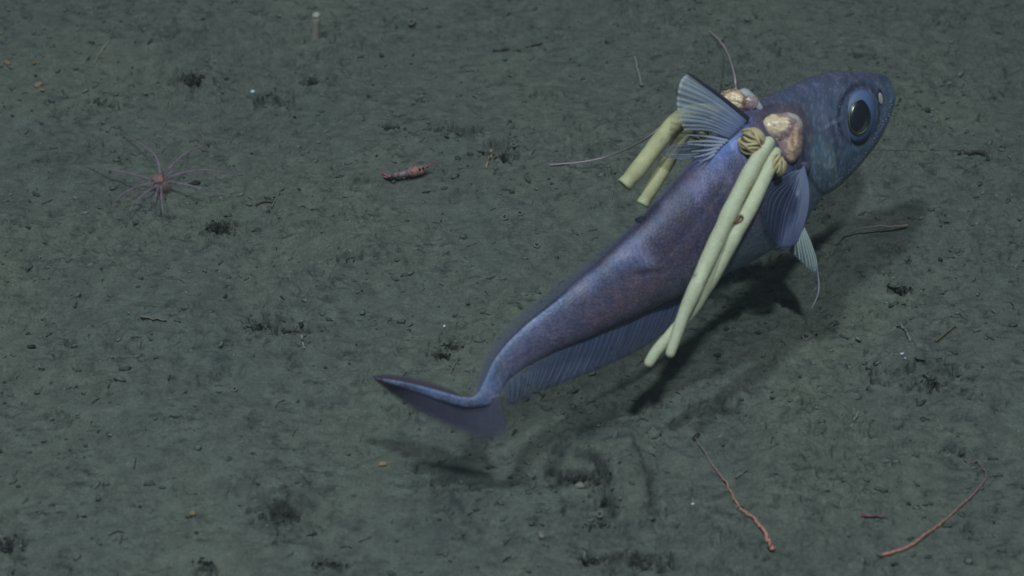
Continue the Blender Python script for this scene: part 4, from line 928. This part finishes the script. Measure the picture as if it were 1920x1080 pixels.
CLUMPS = [(356, 146, 24, 7, 34, 'dark litter clump under the worm tube ring at upper left'), (508, 182, 28, 8, 40, 'dark wide litter clump right of the bluish shell chip'), (412, 424, 26, 10, 46, 'dark ragged litter clump below right of the anemone'),
          (492, 614, 18, 9, 34, 'dark litter clump with pale pebble at left middle'), (845, 650, 24, 8, 34, 'dark litter clump just left of the fish tail'), (832, 668, 16, 5, 18, 'narrow dark litter clump under the one left of the tail'), (938, 296, 22, 9, 34, 'dark litter clump left of the long lilac thread'),
          (848, 254, 28, 5, 26, 'flat dark litter clump at upper middle above the shrimp'), (730, 241, 22, 4, 18, 'thin dark litter streak at upper middle left of the flat clump'), (1748, 714, 20, 8, 28, 'dark litter clump at right below the bluish chips'), (1836, 294, 16, 6, 16, 'dark litter bit by the bent twig at right'),
          (535, 964, 20, 6, 30, 'dark litter in the burrow mouth at lower left'), (12, 1020, 20, 12, 30, 'dark litter clump in the lower left corner'), (1200, 1054, 30, 9, 36, 'dark litter clump at the lower edge near the middle'), (1108, 1052, 16, 5, 16, 'small dark litter clump at the lower edge, left of the wide one'),
          (1080, 898, 34, 5, 26, 'dark litter curve in the heaped mud below the tail'), (1120, 904, 8, 7, 18, 'dark round litter spot in the heaped mud below the tail'), (1130, 946, 9, 11, 22, 'dark litter strip right in the heaped mud below the tail'), (585, 150, 12, 5, 16, 'small dark litter clump below the upright tube'),
          (188, 190, 18, 5, 18, 'dark litter streak left of the bluish shell chip'), (652, 487, 16, 4, 14, 'small dark litter streak in the middle left mud'), (545, 622, 22, 3, 14, 'thin dark litter streak right of the pale pebble'), (1690, 541, 18, 4, 14, 'dark litter streak at right below the head shadow'), (345, 579, 20, 4, 14, 'thin dark litter streak at middle left'),
          (1120, 985, 40, 8, 20, 'dark litter spread under the heaped mud'), (620, 1058, 30, 8, 26, 'dark litter clump at the lower edge left of the middle'), (385, 1056, 22, 7, 18, 'dark litter clump at the lower edge at left'), (585, 1004, 8, 5, 12, 'small dark litter spot right below the burrow at lower left')]
for k, c in enumerate(CLUMPS): clump(*c, k+1)

# uncountable crumbs and fibres of detritus
def scatter_crumbs(n, name, rmin, rmax, tones, seed):
    rg = np.random.default_rng(seed); Vi, Fi = ico(1); Fi = np.array(Fi); VV, FF, CC = [], [], []
    x = rg.uniform(-.56, .56, n*2); y = rg.uniform(-.32, .47, n*2); keep = fb(x, y, 11, 81)+.6*fb(x, y, 30, 82) > rg.uniform(-1.0, .7, n*2); x, y = x[keep][:n], y[keep][:n]
    for k in range(len(x)):
        r = rmin+(rmax-rmin)*rg.random()**3; a = rg.uniform(0, 3.14); s = np.array([r*rg.uniform(.9, 2.2), r*rg.uniform(.6, 1), r*rg.uniform(.4, .8)])
        v = Vi*s*(1+.35*rg.standard_normal((len(Vi), 1)).clip(-1, 1)); v = v@rotm(rg.normal(0, .4), rg.normal(0, .4), rg.normal(.2, .6)).T+[x[k], y[k], gz(x[k], y[k])+s[2]*.25]
        VV.append(v); FF.append(Fi+k*len(Vi)); CC.append(np.tile(tones[rg.integers(len(tones))]*rg.uniform(.75, 1.25), (len(Vi), 1)))
    me = new_mesh(name, np.vstack(VV), np.vstack(FF), M_CL, smooth=True, attrs={'col': np.vstack(CC)}); o = bpy.data.objects.new(name, me); COL.objects.link(o); tag(o, kind='stuff')
T_ = lambda *c: np.array(c)
scatter_crumbs(5200, 'sediment_crumbs', .0005, .0026, [T_(.125, .128, .122)]*6+[T_(.09, .09, .09)]*2+[T_(.16, .165, .155)], 3)
scatter_crumbs(800, 'dark_flecks', .0005, .0024, [T_(.05, .05, .052), T_(.07, .07, .07), T_(.06, .057, .05)], 4)
def scatter_fibres(n, seed):
    rg = np.random.default_rng(seed); its, cols = [], []
    for k in range(n):
        x = rg.uniform(-.54, .54); y = rg.uniform(-.31, .46); a = rg.normal(1.0, .9); l = rg.uniform(.003, .010); b = rg.normal(0, .5)
        p = [np.array([x+l*t*math.cos(a+b*t), y+l*t*math.sin(a+b*t), 0]) for t in (0, .5, 1)]
        for i, q_ in enumerate(p): q_[2] = gz(q_[0], q_[1])+.0004+(.0012 if i == 1 else 0)
        it = tube(p, rg.uniform(.00022, .00045), 4, caps=False); its.append(it); cols.append(np.tile(np.array([.13, .135, .127])*rg.uniform(.4, 1.5), (len(it[0]), 1)))
    V_, F_ = join(its); me = new_mesh('detritus_fibres', V_, F_, M_CL, attrs={'col': np.vstack(cols)}); o = bpy.data.objects.new('detritus_fibres', me); COL.objects.link(o); tag(o, kind='stuff')
scatter_fibres(380, 5)
